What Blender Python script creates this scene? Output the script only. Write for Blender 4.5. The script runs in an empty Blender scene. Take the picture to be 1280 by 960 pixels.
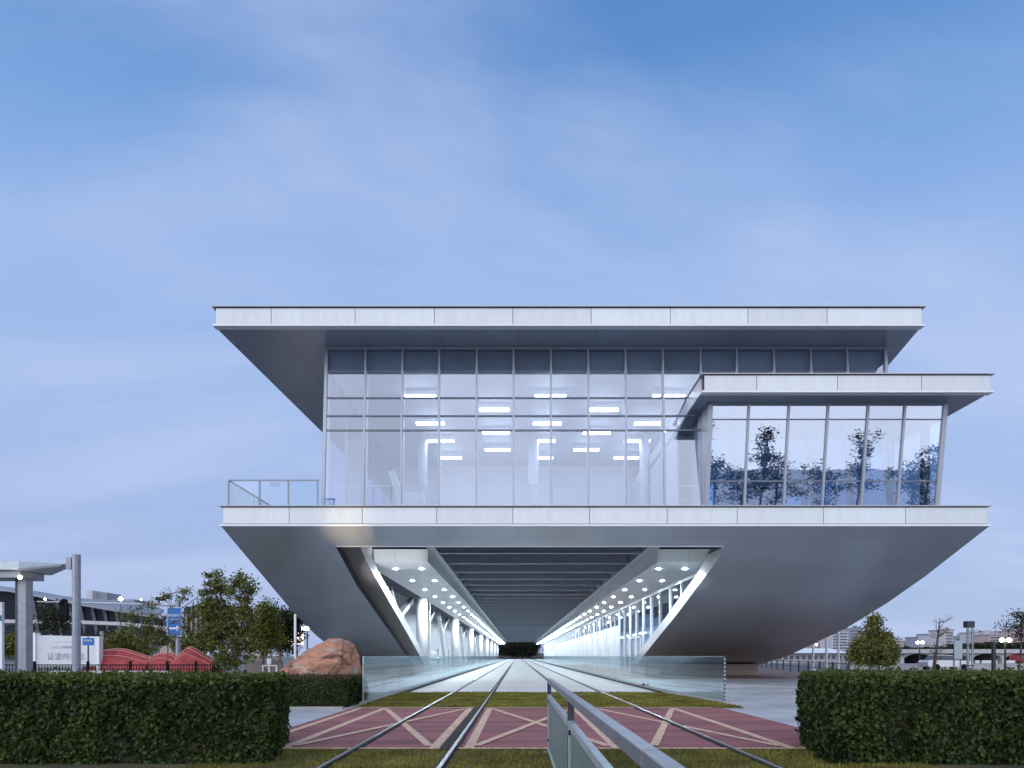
import bpy, bmesh, math, random
from mathutils import Vector, Matrix, noise
random.seed(7)
R = math.radians
sc = bpy.context.scene
COL = sc.collection
F, VX, HY, EYE = 853.0, 647.0, 820.0, 1.40

def P(x, y, d):
    return Vector(((x - VX) / F * d, d, EYE + (HY - y) / F * d))
def PX(x, d): return (x - VX) / F * d
def PZ(y, d): return EYE + (HY - y) / F * d

# ------------------------------------------------------------------ materials
def new_mat(name):
    m = bpy.data.materials.new(name); m.use_nodes = True
    nt = m.node_tree
    return m, nt, nt.nodes, nt.links, nt.nodes['Principled BSDF']

def mat(name, col, rough=0.6, metal=0.0, var=0.12, scale=3.0, bump=0.0, bscale=40.0, spec=0.5, coat=0.0, stretch=(1, 1, 1), rvar=0.0, objvar=0.0):
    """plain surface with a noise-driven tone variation and optional fine bump"""
    m, nt, N, L, b = new_mat(name)
    b.inputs['Roughness'].default_value = rough
    b.inputs['Metallic'].default_value = metal
    b.inputs['Specular IOR Level'].default_value = spec
    b.inputs['Coat Weight'].default_value = coat
    tc = N.new('ShaderNodeTexCoord'); mp = N.new('ShaderNodeMapping'); mp.inputs['Scale'].default_value = stretch
    L.new(tc.outputs['Object'], mp.inputs['Vector'])
    n = N.new('ShaderNodeTexNoise'); n.inputs['Scale'].default_value = scale; n.inputs['Detail'].default_value = 6
    L.new(mp.outputs[0], n.inputs['Vector'])
    r = N.new('ShaderNodeValToRGB')
    r.color_ramp.elements[0].position = 0.3; r.color_ramp.elements[1].position = 0.7
    r.color_ramp.elements[0].color = (*[c * (1 - var) for c in col], 1)
    r.color_ramp.elements[1].color = (*[min(1, c * (1 + var)) for c in col], 1)
    L.new(n.outputs['Fac'], r.inputs['Fac']); L.new(r.outputs['Color'], b.inputs['Base Color'])
    if objvar:
        oi = N.new('ShaderNodeObjectInfo'); ov = N.new('ShaderNodeMapRange'); ov.inputs['To Min'].default_value = 1 - objvar; ov.inputs['To Max'].default_value = 1 + objvar * .5
        L.new(oi.outputs['Random'], ov.inputs['Value']); om = N.new('ShaderNodeMix'); om.data_type = 'RGBA'; om.blend_type = 'MULTIPLY'; om.inputs[0].default_value = 1
        L.new(r.outputs['Color'], om.inputs[6]); L.new(ov.outputs[0], om.inputs[7]); L.new(om.outputs[2], b.inputs['Base Color'])
    if rvar:
        mr = N.new('ShaderNodeMapRange'); mr.inputs['To Min'].default_value = rough - rvar; mr.inputs['To Max'].default_value = rough + rvar
        L.new(n.outputs['Fac'], mr.inputs['Value']); L.new(mr.outputs[0], b.inputs['Roughness'])
    if bump:
        n2 = N.new('ShaderNodeTexNoise'); n2.inputs['Scale'].default_value = bscale; n2.inputs['Detail'].default_value = 4
        L.new(mp.outputs[0], n2.inputs['Vector'])
        bp = N.new('ShaderNodeBump'); bp.inputs['Strength'].default_value = bump; bp.inputs['Distance'].default_value = 0.02
        L.new(n2.outputs['Fac'], bp.inputs['Height']); L.new(bp.outputs['Normal'], b.inputs['Normal'])
    return m

def seamed(name, col, rough, metal, sx=None, sy=None, sz=None, w=0.02, seam=0.45, offs=(0, 0, 0), var=0.05, spec=0.5, vscale=0.35, panelvar=0.0):
    """sheet cladding / slabs with regular joints at the given spacings (metres, object space)"""
    m = mat(name, col, rough, metal, var=var, scale=vscale, spec=spec)
    nt = m.node_tree; N, L = nt.nodes, nt.links; b = N['Principled BSDF']
    tc = N.new('ShaderNodeTexCoord'); sep = N.new('ShaderNodeSeparateXYZ'); L.new(tc.outputs['Object'], sep.inputs[0])
    tot = None; ids = []
    for i, s in enumerate((sx, sy, sz)):
        if not s: continue
        a = N.new('ShaderNodeMath'); a.operation = 'ADD'; a.inputs[1].default_value = offs[i] + 1000 * s; L.new(sep.outputs[i], a.inputs[0])
        d = N.new('ShaderNodeMath'); d.operation = 'DIVIDE'; d.inputs[1].default_value = s; L.new(a.outputs[0], d.inputs[0])
        f = N.new('ShaderNodeMath'); f.operation = 'FRACT'; L.new(d.outputs[0], f.inputs[0])
        fl = N.new('ShaderNodeMath'); fl.operation = 'FLOOR'; L.new(d.outputs[0], fl.inputs[0]); ids.append(fl)
        c = N.new('ShaderNodeMath'); c.operation = 'LESS_THAN'; c.inputs[1].default_value = w / s; L.new(f.outputs[0], c.inputs[0])
        if tot is None: tot = c
        else:
            mx = N.new('ShaderNodeMath'); mx.operation = 'MAXIMUM'; L.new(tot.outputs[0], mx.inputs[0]); L.new(c.outputs[0], mx.inputs[1]); tot = mx
    old = b.inputs['Base Color'].links[0].from_socket
    cur = old
    if panelvar:
        cb = N.new('ShaderNodeCombineXYZ')
        for k, fl in enumerate(ids): L.new(fl.outputs[0], cb.inputs[k])
        wn = N.new('ShaderNodeTexWhiteNoise'); wn.noise_dimensions = '3D'; L.new(cb.outputs[0], wn.inputs['Vector'])
        mr = N.new('ShaderNodeMapRange'); mr.inputs['To Min'].default_value = 1 - panelvar; mr.inputs['To Max'].default_value = 1 + panelvar
        L.new(wn.outputs['Value'], mr.inputs['Value'])
        mm = N.new('ShaderNodeMix'); mm.data_type = 'RGBA'; mm.blend_type = 'MULTIPLY'; mm.inputs[0].default_value = 1
        L.new(cur, mm.inputs[6]); L.new(mr.outputs[0], mm.inputs[7]); cur = mm.outputs[2]
    mx = N.new('ShaderNodeMix'); mx.data_type = 'RGBA'
    L.new(tot.outputs[0], mx.inputs[0]); L.new(cur, mx.inputs[6]); mx.inputs[7].default_value = (*[c * seam for c in col], 1)
    L.new(mx.outputs[2], b.inputs['Base Color'])
    return m

def emit(name, col, strength):
    m, nt, N, L, b = new_mat(name)
    b.inputs['Base Color'].default_value = (*col, 1)
    b.inputs['Emission Color'].default_value = (*col, 1); b.inputs['Emission Strength'].default_value = strength
    return m

def glass(name, tint, refl=0.18, rough=0.02, wave=0.0, edge=0.6):
    """architectural glazing: see-through sheet with a mirror coat that grows at grazing angles"""
    m, nt, N, L, b = new_mat(name); N.remove(b)
    out = N['Material Output']
    t = N.new('ShaderNodeBsdfTransparent'); t.inputs['Color'].default_value = (*tint, 1)
    g = N.new('ShaderNodeBsdfGlossy'); g.inputs['Roughness'].default_value = rough; g.inputs['Color'].default_value = (0.92, 0.95, 1, 1)
    lw = N.new('ShaderNodeLayerWeight'); lw.inputs['Blend'].default_value = 0.35
    mr = N.new('ShaderNodeMapRange'); mr.inputs['To Min'].default_value = refl; mr.inputs['To Max'].default_value = edge
    L.new(lw.outputs['Facing'], mr.inputs['Value'])
    mx = N.new('ShaderNodeMixShader'); L.new(mr.outputs[0], mx.inputs[0]); L.new(t.outputs[0], mx.inputs[1]); L.new(g.outputs[0], mx.inputs[2])
    oi = N.new('ShaderNodeObjectInfo'); ov = N.new('ShaderNodeMapRange'); ov.inputs['To Min'].default_value = -0.035; ov.inputs['To Max'].default_value = 0.045
    L.new(oi.outputs['Random'], ov.inputs['Value']); ad = N.new('ShaderNodeMath'); ad.operation = 'ADD'; L.new(mr.outputs[0], ad.inputs[0]); L.new(ov.outputs[0], ad.inputs[1]); L.new(ad.outputs[0], mx.inputs[0])
    if wave:
        tc = N.new('ShaderNodeTexCoord'); n = N.new('ShaderNodeTexNoise'); n.inputs['Scale'].default_value = 0.6; L.new(tc.outputs['Object'], n.inputs['Vector'])
        bp = N.new('ShaderNodeBump'); bp.inputs['Strength'].default_value = wave; bp.inputs['Distance'].default_value = 0.05
        L.new(n.outputs['Fac'], bp.inputs['Height']); L.new(bp.outputs['Normal'], g.inputs['Normal'])
    L.new(mx.outputs[0], out.inputs['Surface'])
    return m

def leaf(name, dark, light, rough=0.5, patch=1.5, pvar=0.35):
    m, nt, N, L, b = new_mat(name)
    g = N.new('ShaderNodeNewGeometry'); r = N.new('ShaderNodeValToRGB')
    r.color_ramp.elements[0].color = (*dark, 1); r.color_ramp.elements[1].color = (*light, 1)
    L.new(g.outputs['Random Per Island'], r.inputs['Fac']); L.new(r.outputs['Color'], b.inputs['Base Color'])
    b.inputs['Roughness'].default_value = rough
    tc = N.new('ShaderNodeTexCoord'); pn = N.new('ShaderNodeTexNoise'); pn.inputs['Scale'].default_value = patch; pn.inputs['Detail'].default_value = 4; L.new(tc.outputs['Object'], pn.inputs['Vector'])
    pr = N.new('ShaderNodeMapRange'); pr.inputs['From Min'].default_value = .3; pr.inputs['From Max'].default_value = .7; pr.inputs['To Min'].default_value = 1 - pvar; pr.inputs['To Max'].default_value = 1 + pvar; L.new(pn.outputs['Fac'], pr.inputs['Value'])
    pm = N.new('ShaderNodeMix'); pm.data_type = 'RGBA'; pm.blend_type = 'MULTIPLY'; pm.inputs[0].default_value = 1; L.new(r.outputs['Color'], pm.inputs[6]); L.new(pr.outputs[0], pm.inputs[7]); L.new(pm.outputs[2], b.inputs['Base Color'])
    b.inputs['Specular IOR Level'].default_value = 0.35
    tr = N.new('ShaderNodeBsdfTranslucent'); L.new(pm.outputs[2], tr.inputs['Color'])
    mx = N.new('ShaderNodeMixShader'); mx.inputs[0].default_value = 0.3
    L.new(b.outputs[0], mx.inputs[1]); L.new(tr.outputs[0], mx.inputs[2]); L.new(mx.outputs[0], N['Material Output'].inputs['Surface'])
    return m

M = {}
M['fascia'] = mat('silver_white_panel', (0.655, 0.685, 0.715), 0.36, 0.25, var=0.055, scale=1.0, stretch=(3.5, 3.5, 0.5), spec=0.5, rvar=0.10, objvar=0.08)
M['trim'] = mat('silver_trim', (0.42, 0.44, 0.48), 0.35, 0.4, var=0.05)
M['lip'] = mat('bright_edge_trim', (0.80, 0.81, 0.84), 0.35, 0.0, var=0.03)
M['joint'] = mat('dark_joint', (0.06, 0.065, 0.08), 0.6)
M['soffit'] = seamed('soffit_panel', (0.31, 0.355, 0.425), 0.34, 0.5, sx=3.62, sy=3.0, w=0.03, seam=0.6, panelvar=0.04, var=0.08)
M['hull'] = seamed('hull_panel', (0.52, 0.555, 0.61), 0.30, 0.5, sx=3.62, sz=1.15, w=0.02, seam=0.82, panelvar=0.03, var=0.10, vscale=0.25)
M['mullion'] = mat('mullion_silver', (0.40, 0.43, 0.50), 0.35, 0.3, var=0.03)
M['transom'] = mat('transom_grey', (0.16, 0.18, 0.23), 0.4, 0.3, var=0.05)
M['glass_main'] = glass('facade_glass', (0.80, 0.86, 0.95), 0.16, 0.015, wave=0.02)
M['glass_bay'] = glass('bay_glass', (0.66, 0.80, 0.95), 0.34, 0.01, wave=0.03)
M['glass_rail'] = glass('railing_glass', (0.84, 0.90, 0.94), 0.05, 0.03, edge=0.4)
M['glass_barrier'] = glass('barrier_glass', (0.83, 0.895, 0.905), 0.15, 0.06, edge=0.36)
M['glass_side'] = glass('concourse_glass', (0.70, 0.80, 0.92), 0.20, 0.02)
M['white'] = mat('white_paint', (0.78, 0.79, 0.81), 0.5, var=0.04, scale=1.5)
M['lilac'] = mat('pale_interior_wall', (0.56, 0.60, 0.70), 0.6, var=0.08, scale=0.3)
M['slat'] = seamed('slatted_ceiling', (0.46, 0.50, 0.60), 0.5, 0.0, sy=0.30, w=0.10, seam=0.68)
M['header'] = mat('grey_header', (0.62, 0.61, 0.59), 0.55, var=0.15, scale=0.4, stretch=(1, 1, 3))
M['floor_in'] = mat('interior_floor', (0.5, 0.5, 0.52), 0.3, var=0.05)
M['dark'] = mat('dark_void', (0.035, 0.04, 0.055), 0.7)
M['beam'] = mat('beam_grey', (0.25, 0.275, 0.33), 0.5, 0.2, var=0.1)
M['canopy'] = mat('canopy_white', (0.76, 0.78, 0.80), 0.35, var=0.03, scale=0.5)
M['brown'] = mat('brown_grey_reveal', (0.20, 0.175, 0.165), 0.55, 0.2, var=0.06, scale=0.6)
M['panelwall'] = seamed('white_wall_panels', (0.68, 0.70, 0.74), 0.35, 0.15, sy=2.35, w=0.05, seam=0.5, panelvar=0.05)
M['bluewall'] = mat('blue_reflection_tone', (0.16, 0.25, 0.42), 0.5, var=0.1)
M['bay_in'] = mat('bay_interior', (0.13, 0.17, 0.25), 0.55, var=0.15, scale=0.6)
M['pedestal'] = seamed('stone_plinth', (0.36, 0.27, 0.24), 0.7, 0, sx=1.2, sz=0.4, w=0.02, seam=0.7)
M['steel'] = mat('galvanised_steel', (0.26, 0.28, 0.33), 0.42, 0.5, var=0.12, scale=6, bump=0.05, bscale=120)
M['steel_dark'] = mat('dark_steel', (0.055, 0.06, 0.075), 0.45, 0.4, var=0.15, scale=8)
M['rail'] = mat('rail_steel', (0.36, 0.36, 0.37), 0.38, 0.85, var=0.15, scale=10, stretch=(1, 0.1, 1))
M['rubber'] = mat('rail_rubber', (0.040, 0.036, 0.036), 0.85, var=0.35, scale=5, spec=0.2)
M['frost'] = mat('frosted_panel', (0.16, 0.225, 0.225), 0.45, 0.1, var=0.55, scale=2.2, stretch=(1, 22, 0.6))
M['frostframe'] = mat('panel_frame_metal', (0.42, 0.50, 0.55), 0.4, 0.4, var=0.12, scale=9)
M['slab'] = seamed('concrete_slab', (0.60, 0.61, 0.61), 0.65, 0, sy=7.5, w=0.10, seam=0.42, var=0.08, vscale=0.8, offs=(0, 0.1, 0))
M['platform'] = seamed('platform_paving', (0.40, 0.42, 0.44), 0.55, 0, sx=0.6, sy=0.6, w=0.02, seam=0.75, panelvar=0.06)
M['kerb'] = mat('kerb_concrete', (0.36, 0.35, 0.35), 0.75, var=0.15, scale=4, bump=0.2)
M['paving'] = seamed('granite_paving', (0.40, 0.42, 0.45), 0.55, 0, sx=1.8, sy=1.2, w=0.035, seam=0.5, var=0.28, vscale=0.45, panelvar=0.10)
M['brickpave'] = seamed('brown_paving', (0.30, 0.20, 0.17), 0.7, 0, sx=0.4, sy=0.4, w=0.02, seam=0.7, var=0.15, panelvar=0.12)
M['red'] = mat('red_asphalt', (0.275, 0.098, 0.100), 0.8, var=0.30, scale=1.1, bump=0.45, bscale=90, stretch=(0.35, 1.6, 1))
M['cream'] = mat('cream_marking', (0.64, 0.45, 0.31), 0.8, var=0.16, scale=6, bump=0.2, bscale=80)
def worn(m, under):
    nt = m.node_tree; N, L = nt.nodes, nt.links; b = N['Principled BSDF']; old = b.inputs['Base Color'].links[0].from_socket
    tc = N.new('ShaderNodeTexCoord'); n = N.new('ShaderNodeTexNoise'); n.inputs['Scale'].default_value = 7; n.inputs['Detail'].default_value = 9; n.inputs['Roughness'].default_value = .75; L.new(tc.outputs['Object'], n.inputs['Vector'])
    r = N.new('ShaderNodeMapRange'); r.inputs['From Min'].default_value = .52; r.inputs['From Max'].default_value = .64; r.inputs['To Max'].default_value = .8; L.new(n.outputs['Fac'], r.inputs['Value'])
    mx = N.new('ShaderNodeMix'); mx.data_type = 'RGBA'; mx.inputs[7].default_value = (*under, 1); L.new(r.outputs[0], mx.inputs[0]); L.new(old, mx.inputs[6]); L.new(mx.outputs[2], b.inputs['Base Color'])
worn(M['cream'], (0.26, 0.12, 0.11)); worn(M['paving'], (0.30, 0.315, 0.335))
M['soil'] = mat('lawn_soil', (0.065, 0.060, 0.028), 0.95, var=0.5, scale=2.0, bump=0.5, bscale=30)
M['asphalt'] = mat('asphalt', (0.15, 0.155, 0.165), 0.8, var=0.2, scale=0.6, bump=0.2)
M['concrete'] = mat('pale_concrete', (0.46, 0.47, 0.49), 0.7, var=0.1, scale=1.2)
M['bark'] = mat('bark', (0.11, 0.085, 0.065), 0.9, var=0.4, scale=8, bump=0.4)
M['palebark'] = mat('pale_bark', (0.24, 0.21, 0.18), 0.9, var=0.3, scale=8)
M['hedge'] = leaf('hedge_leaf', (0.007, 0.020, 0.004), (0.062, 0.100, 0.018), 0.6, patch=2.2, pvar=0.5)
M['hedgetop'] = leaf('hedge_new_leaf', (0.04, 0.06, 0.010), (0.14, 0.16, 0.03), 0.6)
M['twig'] = leaf('reddish_twig_leaf', (0.06, 0.035, 0.02), (0.15, 0.10, 0.055), 0.7)
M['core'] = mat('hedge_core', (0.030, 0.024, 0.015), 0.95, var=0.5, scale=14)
M['grass'] = leaf('grass_blade', (0.10, 0.105, 0.018), (0.33, 0.295, 0.065), 0.8, patch=1.1, pvar=0.5)
M['leafA'] = leaf('olive_leaf', (0.055, 0.072, 0.016), (0.23, 0.225, 0.06), 0.5)
M['leafB'] = leaf('yellow_green_leaf', (0.06, 0.07, 0.010), (0.21, 0.20, 0.035), 0.5)
M['leafC'] = leaf('dark_leaf', (0.015, 0.022, 0.010), (0.060, 0.065, 0.025), 0.5)
M['leafD'] = leaf('far_dark_leaf', (0.012, 0.022, 0.012), (0.035, 0.05, 0.025), 0.6)
M['sign_blue'] = mat('sign_blue', (0.01, 0.14, 0.48), 0.4, var=0.03)
M['sign_white'] = mat('sign_white', (0.82, 0.84, 0.88), 0.5, var=0.02)
M['teal'] = mat('teal_panel', (0.01, 0.20, 0.26), 0.4)
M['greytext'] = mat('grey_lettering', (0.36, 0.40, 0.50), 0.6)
M['gold'] = mat('gold_lettering', (0.62, 0.38, 0.06), 0.4, 0.3)
M['redpaint'] = mat('red_fabric', (0.33, 0.045, 0.050), 0.75, var=0.35, scale=2.5)
M['pinkrib'] = mat('pink_rib', (0.62, 0.30, 0.26), 0.6)
M['black'] = mat('black_plastic', (0.010, 0.010, 0.013), 0.8, spec=0.15)
M['hallroof'] = mat('hall_roof', (0.22, 0.25, 0.32), 0.5, 0.2, var=0.1, scale=0.05)
M['hallglass'] = mat('hall_dark_glazing', (0.030, 0.038, 0.055), 0.3, 0.0, var=0.25, scale=0.1)
M['beige'] = mat('beige_cladding', (0.55, 0.42, 0.34), 0.7, var=0.1, scale=0.2)
M['farwall'] = mat('far_wall_pale', (0.50, 0.50, 0.54), 0.7, var=0.08, scale=0.1)
M['farwall2'] = mat('far_wall_grey', (0.28, 0.30, 0.36), 0.7, var=0.1, scale=0.1)
M['farwall3'] = mat('far_wall_rose', (0.42, 0.34, 0.33), 0.7, var=0.1, scale=0.1)
M['farwin'] = mat('far_window', (0.09, 0.11, 0.15), 0.3)
M['lamp_white'] = emit('downlight_lens', (0.76, 0.89, 1.0), 1900)
M['lamp_int'] = emit('linear_light', (0.93, 0.96, 1.0), 16)
M['lamp_warm'] = emit('warm_lamp', (1.0, 0.80, 0.50), 40)
M['lamp_cool'] = emit('cool_lamp', (0.95, 0.97, 1.0), 160)
M['lit_sign'] = emit('lit_sign_face', (1.0, 0.82, 0.74), 2.2)
M['screen'] = emit('screen_glow', (0.45, 0.72, 1.0), 1.2)

# boulder
def boulder_mat():
    m, nt, N, L, b = new_mat('granite_boulder')
    b.inputs['Roughness'].default_value = 0.8
    tc = N.new('ShaderNodeTexCoord')
    mp = N.new('ShaderNodeMapping'); mp.inputs['Rotation'].default_value = (0.3, 0.9, 0.4); mp.inputs['Scale'].default_value = (0.55, 1, 2.0)
    L.new(tc.outputs['Object'], mp.inputs[0])
    n1 = N.new('ShaderNodeTexNoise'); n1.inputs['Scale'].default_value = 1.1; n1.inputs['Detail'].default_value = 8; n1.inputs['Distortion'].default_value = 0.8
    L.new(mp.outputs[0], n1.inputs['Vector'])
    r = N.new('ShaderNodeValToRGB'); e = r.color_ramp.elements
    e[0].position = 0.30; e[0].color = (0.08, 0.055, 0.05, 1)
    e[1].position = 0.66; e[1].color = (0.42, 0.37, 0.30, 1)
    for p, c in ((0.38, (0.25, 0.12, 0.085, 1)), (0.47, (0.46, 0.225, 0.145, 1)), (0.57, (0.37, 0.19, 0.135, 1)), (0.60, (0.40, 0.31, 0.24, 1))):
        k = e.new(p); k.color = c
    L.new(n1.outputs['Fac'], r.inputs['Fac'])
    n2 = N.new('ShaderNodeTexNoise'); n2.inputs['Scale'].default_value = 9; n2.inputs['Detail'].default_value = 8; L.new(tc.outputs['Object'], n2.inputs['Vector'])
    mx = N.new('ShaderNodeMix'); mx.data_type = 'RGBA'; mx.blend_type = 'OVERLAY'; mx.inputs[0].default_value = 0.45
    L.new(r.outputs['Color'], mx.inputs[6]); L.new(n2.outputs['Fac'], mx.inputs[7]); L.new(mx.outputs[2], b.inputs['Base Color'])
    bp = N.new('ShaderNodeBump'); bp.inputs['Strength'].default_value = 0.6; bp.inputs['Distance'].default_value = 0.05
    L.new(n2.outputs['Fac'], bp.inputs['Height']); L.new(bp.outputs['Normal'], b.inputs['Normal'])
    return m
M['boulder'] = boulder_mat()

# ------------------------------------------------------------------ mesh builder
class MB:
    def __init__(s): s.v, s.f, s.mi = [], [], []
    def add(s, vs, fs, k=0):
        o = len(s.v); s.v += [tuple(v) for v in vs]; s.f += [tuple(i + o for i in f) for f in fs]; s.mi += [k] * len(fs); return s
    def quad(s, a, b, c, d, k=0): return s.add([a, b, c, d], [(0, 1, 2, 3)], k)
    def hexa(s, lo, hi, k=0):
        """lo, hi: two matching quads (same winding)"""
        return s.add(list(lo) + list(hi), [(3, 2, 1, 0), (4, 5, 6, 7), (0, 1, 5, 4), (1, 2, 6, 5), (2, 3, 7, 6), (3, 0, 4, 7)], k)
    def box(s, x0, x1, y0, y1, z0, z1, k=0):
        return s.hexa([(x0, y0, z0), (x1, y0, z0), (x1, y1, z0), (x0, y1, z0)], [(x0, y0, z1), (x1, y0, z1), (x1, y1, z1), (x0, y1, z1)], k)
    def prism(s, poly, z0, z1, k=0):
        n = len(poly)
        return s.add([(x, y, z0) for x, y in poly] + [(x, y, z1) for x, y in poly], [tuple(range(n))[::-1], tuple(range(n, 2 * n))] + [(i, (i + 1) % n, n + (i + 1) % n, n + i) for i in range(n)], k)
    def prismxz(s, poly, y0, y1, k=0):
        n = len(poly)
        return s.add([(x, y0, z) for x, z in poly] + [(x, y1, z) for x, z in poly], [tuple(range(n)), tuple(range(n, 2 * n))[::-1]] + [(i, n + i, n + (i + 1) % n, (i + 1) % n) for i in range(n)], k)
    def bar(s, a, b, w, h, k=0, up=(0, 0, 1)):
        a, b = Vector(a), Vector(b); d = (b - a).normalized(); up = Vector(up)
        if abs(d.dot(up)) > 0.98: up = Vector((0, 1, 0))
        x = d.cross(up).normalized() * w / 2; z = x.cross(d).normalized() * h / 2
        return s.hexa([a - x - z, a + x - z, a + x + z, a - x + z], [b - x - z, b + x - z, b + x + z, b - x + z], k)
    def tube(s, pts, rs, n=8, k=0, cap=True):
        pts = [Vector(p) for p in pts]
        if not isinstance(rs, (list, tuple)): rs = [rs] * len(pts)
        vs, fs = [], []
        for i, p in enumerate(pts):
            d = (pts[min(i + 1, len(pts) - 1)] - pts[max(i - 1, 0)]).normalized()
            u = Vector((0, 0, 1)) if abs(d.z) < 0.9 else Vector((0, 1, 0))
            x = d.cross(u).normalized(); y = x.cross(d)
            vs += [p + (x * math.cos(2 * math.pi * j / n) + y * math.sin(2 * math.pi * j / n)) * rs[i] for j in range(n)]
        for i in range(len(pts) - 1):
            fs += [(i * n + j, i * n + (j + 1) % n, (i + 1) * n + (j + 1) % n, (i + 1) * n + j) for j in range(n)]
        if cap: fs += [tuple(range(n))[::-1], tuple(range((len(pts) - 1) * n, len(pts) * n))]
        return s.add(vs, fs, k)
    def ball(s, c, r, k=0, nu=10, nv=6, sz=1.0):
        c = Vector(c); vs = [c + Vector((0, 0, r * sz))]
        for i in range(1, nv):
            t = math.pi * i / nv
            vs += [c + Vector((r * math.sin(t) * math.cos(2 * math.pi * j / nu), r * math.sin(t) * math.sin(2 * math.pi * j / nu), r * sz * math.cos(t))) for j in range(nu)]
        vs.append(c - Vector((0, 0, r * sz))); e = len(vs) - 1
        fs = [(0, 1 + j, 1 + (j + 1) % nu) for j in range(nu)]
        for i in range(nv - 2):
            fs += [(1 + i * nu + j, 1 + (i + 1) * nu + j, 1 + (i + 1) * nu + (j + 1) % nu, 1 + i * nu + (j + 1) % nu) for j in range(nu)]
        fs += [(e, 1 + (nv - 2) * nu + (j + 1) % nu, 1 + (nv - 2) * nu + j) for j in range(nu)]
        return s.add(vs, fs, k)
    def disc(s, c, r, n=12, k=0, down=True):
        c = Vector(c); vs = [c + Vector((r * math.cos(2 * math.pi * j / n), r * math.sin(2 * math.pi * j / n), 0)) for j in range(n)]
        return s.add(vs, [tuple(range(n))[::-1] if down else tuple(range(n))], k)
    def build(s, name, mats, parent=None, smooth=False, bevel=0.0):
        me = bpy.data.meshes.new(name); me.from_pydata(s.v, [], s.f); me.update()
        if not isinstance(mats, (list, tuple)): mats = [mats]
        for m in mats: me.materials.append(m)
        if len(mats) > 1: me.polygons.foreach_set('material_index', s.mi)
        if smooth: me.polygons.foreach_set('use_smooth', [True] * len(me.polygons))
        o = bpy.data.objects.new(name, me); COL.objects.link(o)
        if parent is not None: o.parent = parent; o.matrix_parent_inverse = Matrix.Translation(-world_loc(parent))
        if bevel:
            b = o.modifiers.new('edge', 'BEVEL'); b.width = bevel; b.segments = 2; b.limit_method = 'ANGLE'
        return o

def world_loc(o):
    l = Vector((0, 0, 0))
    if o.type == 'EMPTY': l = Vector(o.location)
    return l

def tag(o, label=None, cat=None, group=None, kind=None):
    if label: o['label'] = label
    if cat: o['category'] = cat
    if group: o['group'] = group
    if kind: o['kind'] = kind
    return o
def thing(name, loc, label, cat, group=None):
    o = bpy.data.objects.new(name, None); COL.objects.link(o); o.location = loc; o.empty_display_size = 0.2
    return tag(o, label, cat, group)
def struct(mb, name, mats, **k): return tag(mb.build(name, mats, **k), kind='structure')

def copy_child(o, parent, loc):
    c = o.copy(); COL.objects.link(c); c.parent = parent; c.matrix_parent_inverse = o.matrix_parent_inverse.copy(); c.location = loc
    return c

def text_mesh(body, size, name, material, parent, origin, xdir=(1, 0, 0), updir=(0, 0, 1), depth=0.006, align='CENTER', width=None):
    cu = bpy.data.curves.new(name + '_curve', 'FONT'); cu.body = body; cu.size = size; cu.align_x = align; cu.align_y = 'CENTER'; cu.extrude = depth; cu.resolution_u = 2
    t = bpy.data.objects.new(name, cu); COL.objects.link(t)
    bpy.context.view_layer.update()
    me = bpy.data.meshes.new_from_object(t.evaluated_get(bpy.context.evaluated_depsgraph_get()))
    bpy.data.objects.remove(t)
    x = Vector(xdir).normalized(); u = Vector(updir).normalized(); n = x.cross(u)
    mm = Matrix((x, u, n)).transposed().to_4x4(); mm.translation = Vector(origin)
    if width:
        xs = [v.co.x for v in me.vertices]
        if xs and max(xs) > min(xs):
            k = width / (max(xs) - min(xs))
            for v in me.vertices: v.co.x *= k
    me.transform(mm); me.materials.clear(); me.materials.append(material)
    o = bpy.data.objects.new(name, me); COL.objects.link(o); o.parent = parent; o.matrix_parent_inverse = Matrix.Translation(-world_loc(parent))
    return o

# ------------------------------------------------------------------ camera, sky, light
cam = bpy.data.cameras.new('camera'); co = bpy.data.objects.new('camera', cam); COL.objects.link(co)
co.location = (0, 0, EYE); co.rotation_euler = (R(90), 0, 0)
cam.sensor_width = 36; cam.lens = F / 1280 * 36; cam.shift_x = (640 - VX) / 1280; cam.shift_y = (HY - 480) / 1280
cam.clip_start = 0.05; cam.clip_end = 5000
sc.camera = co

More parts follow.
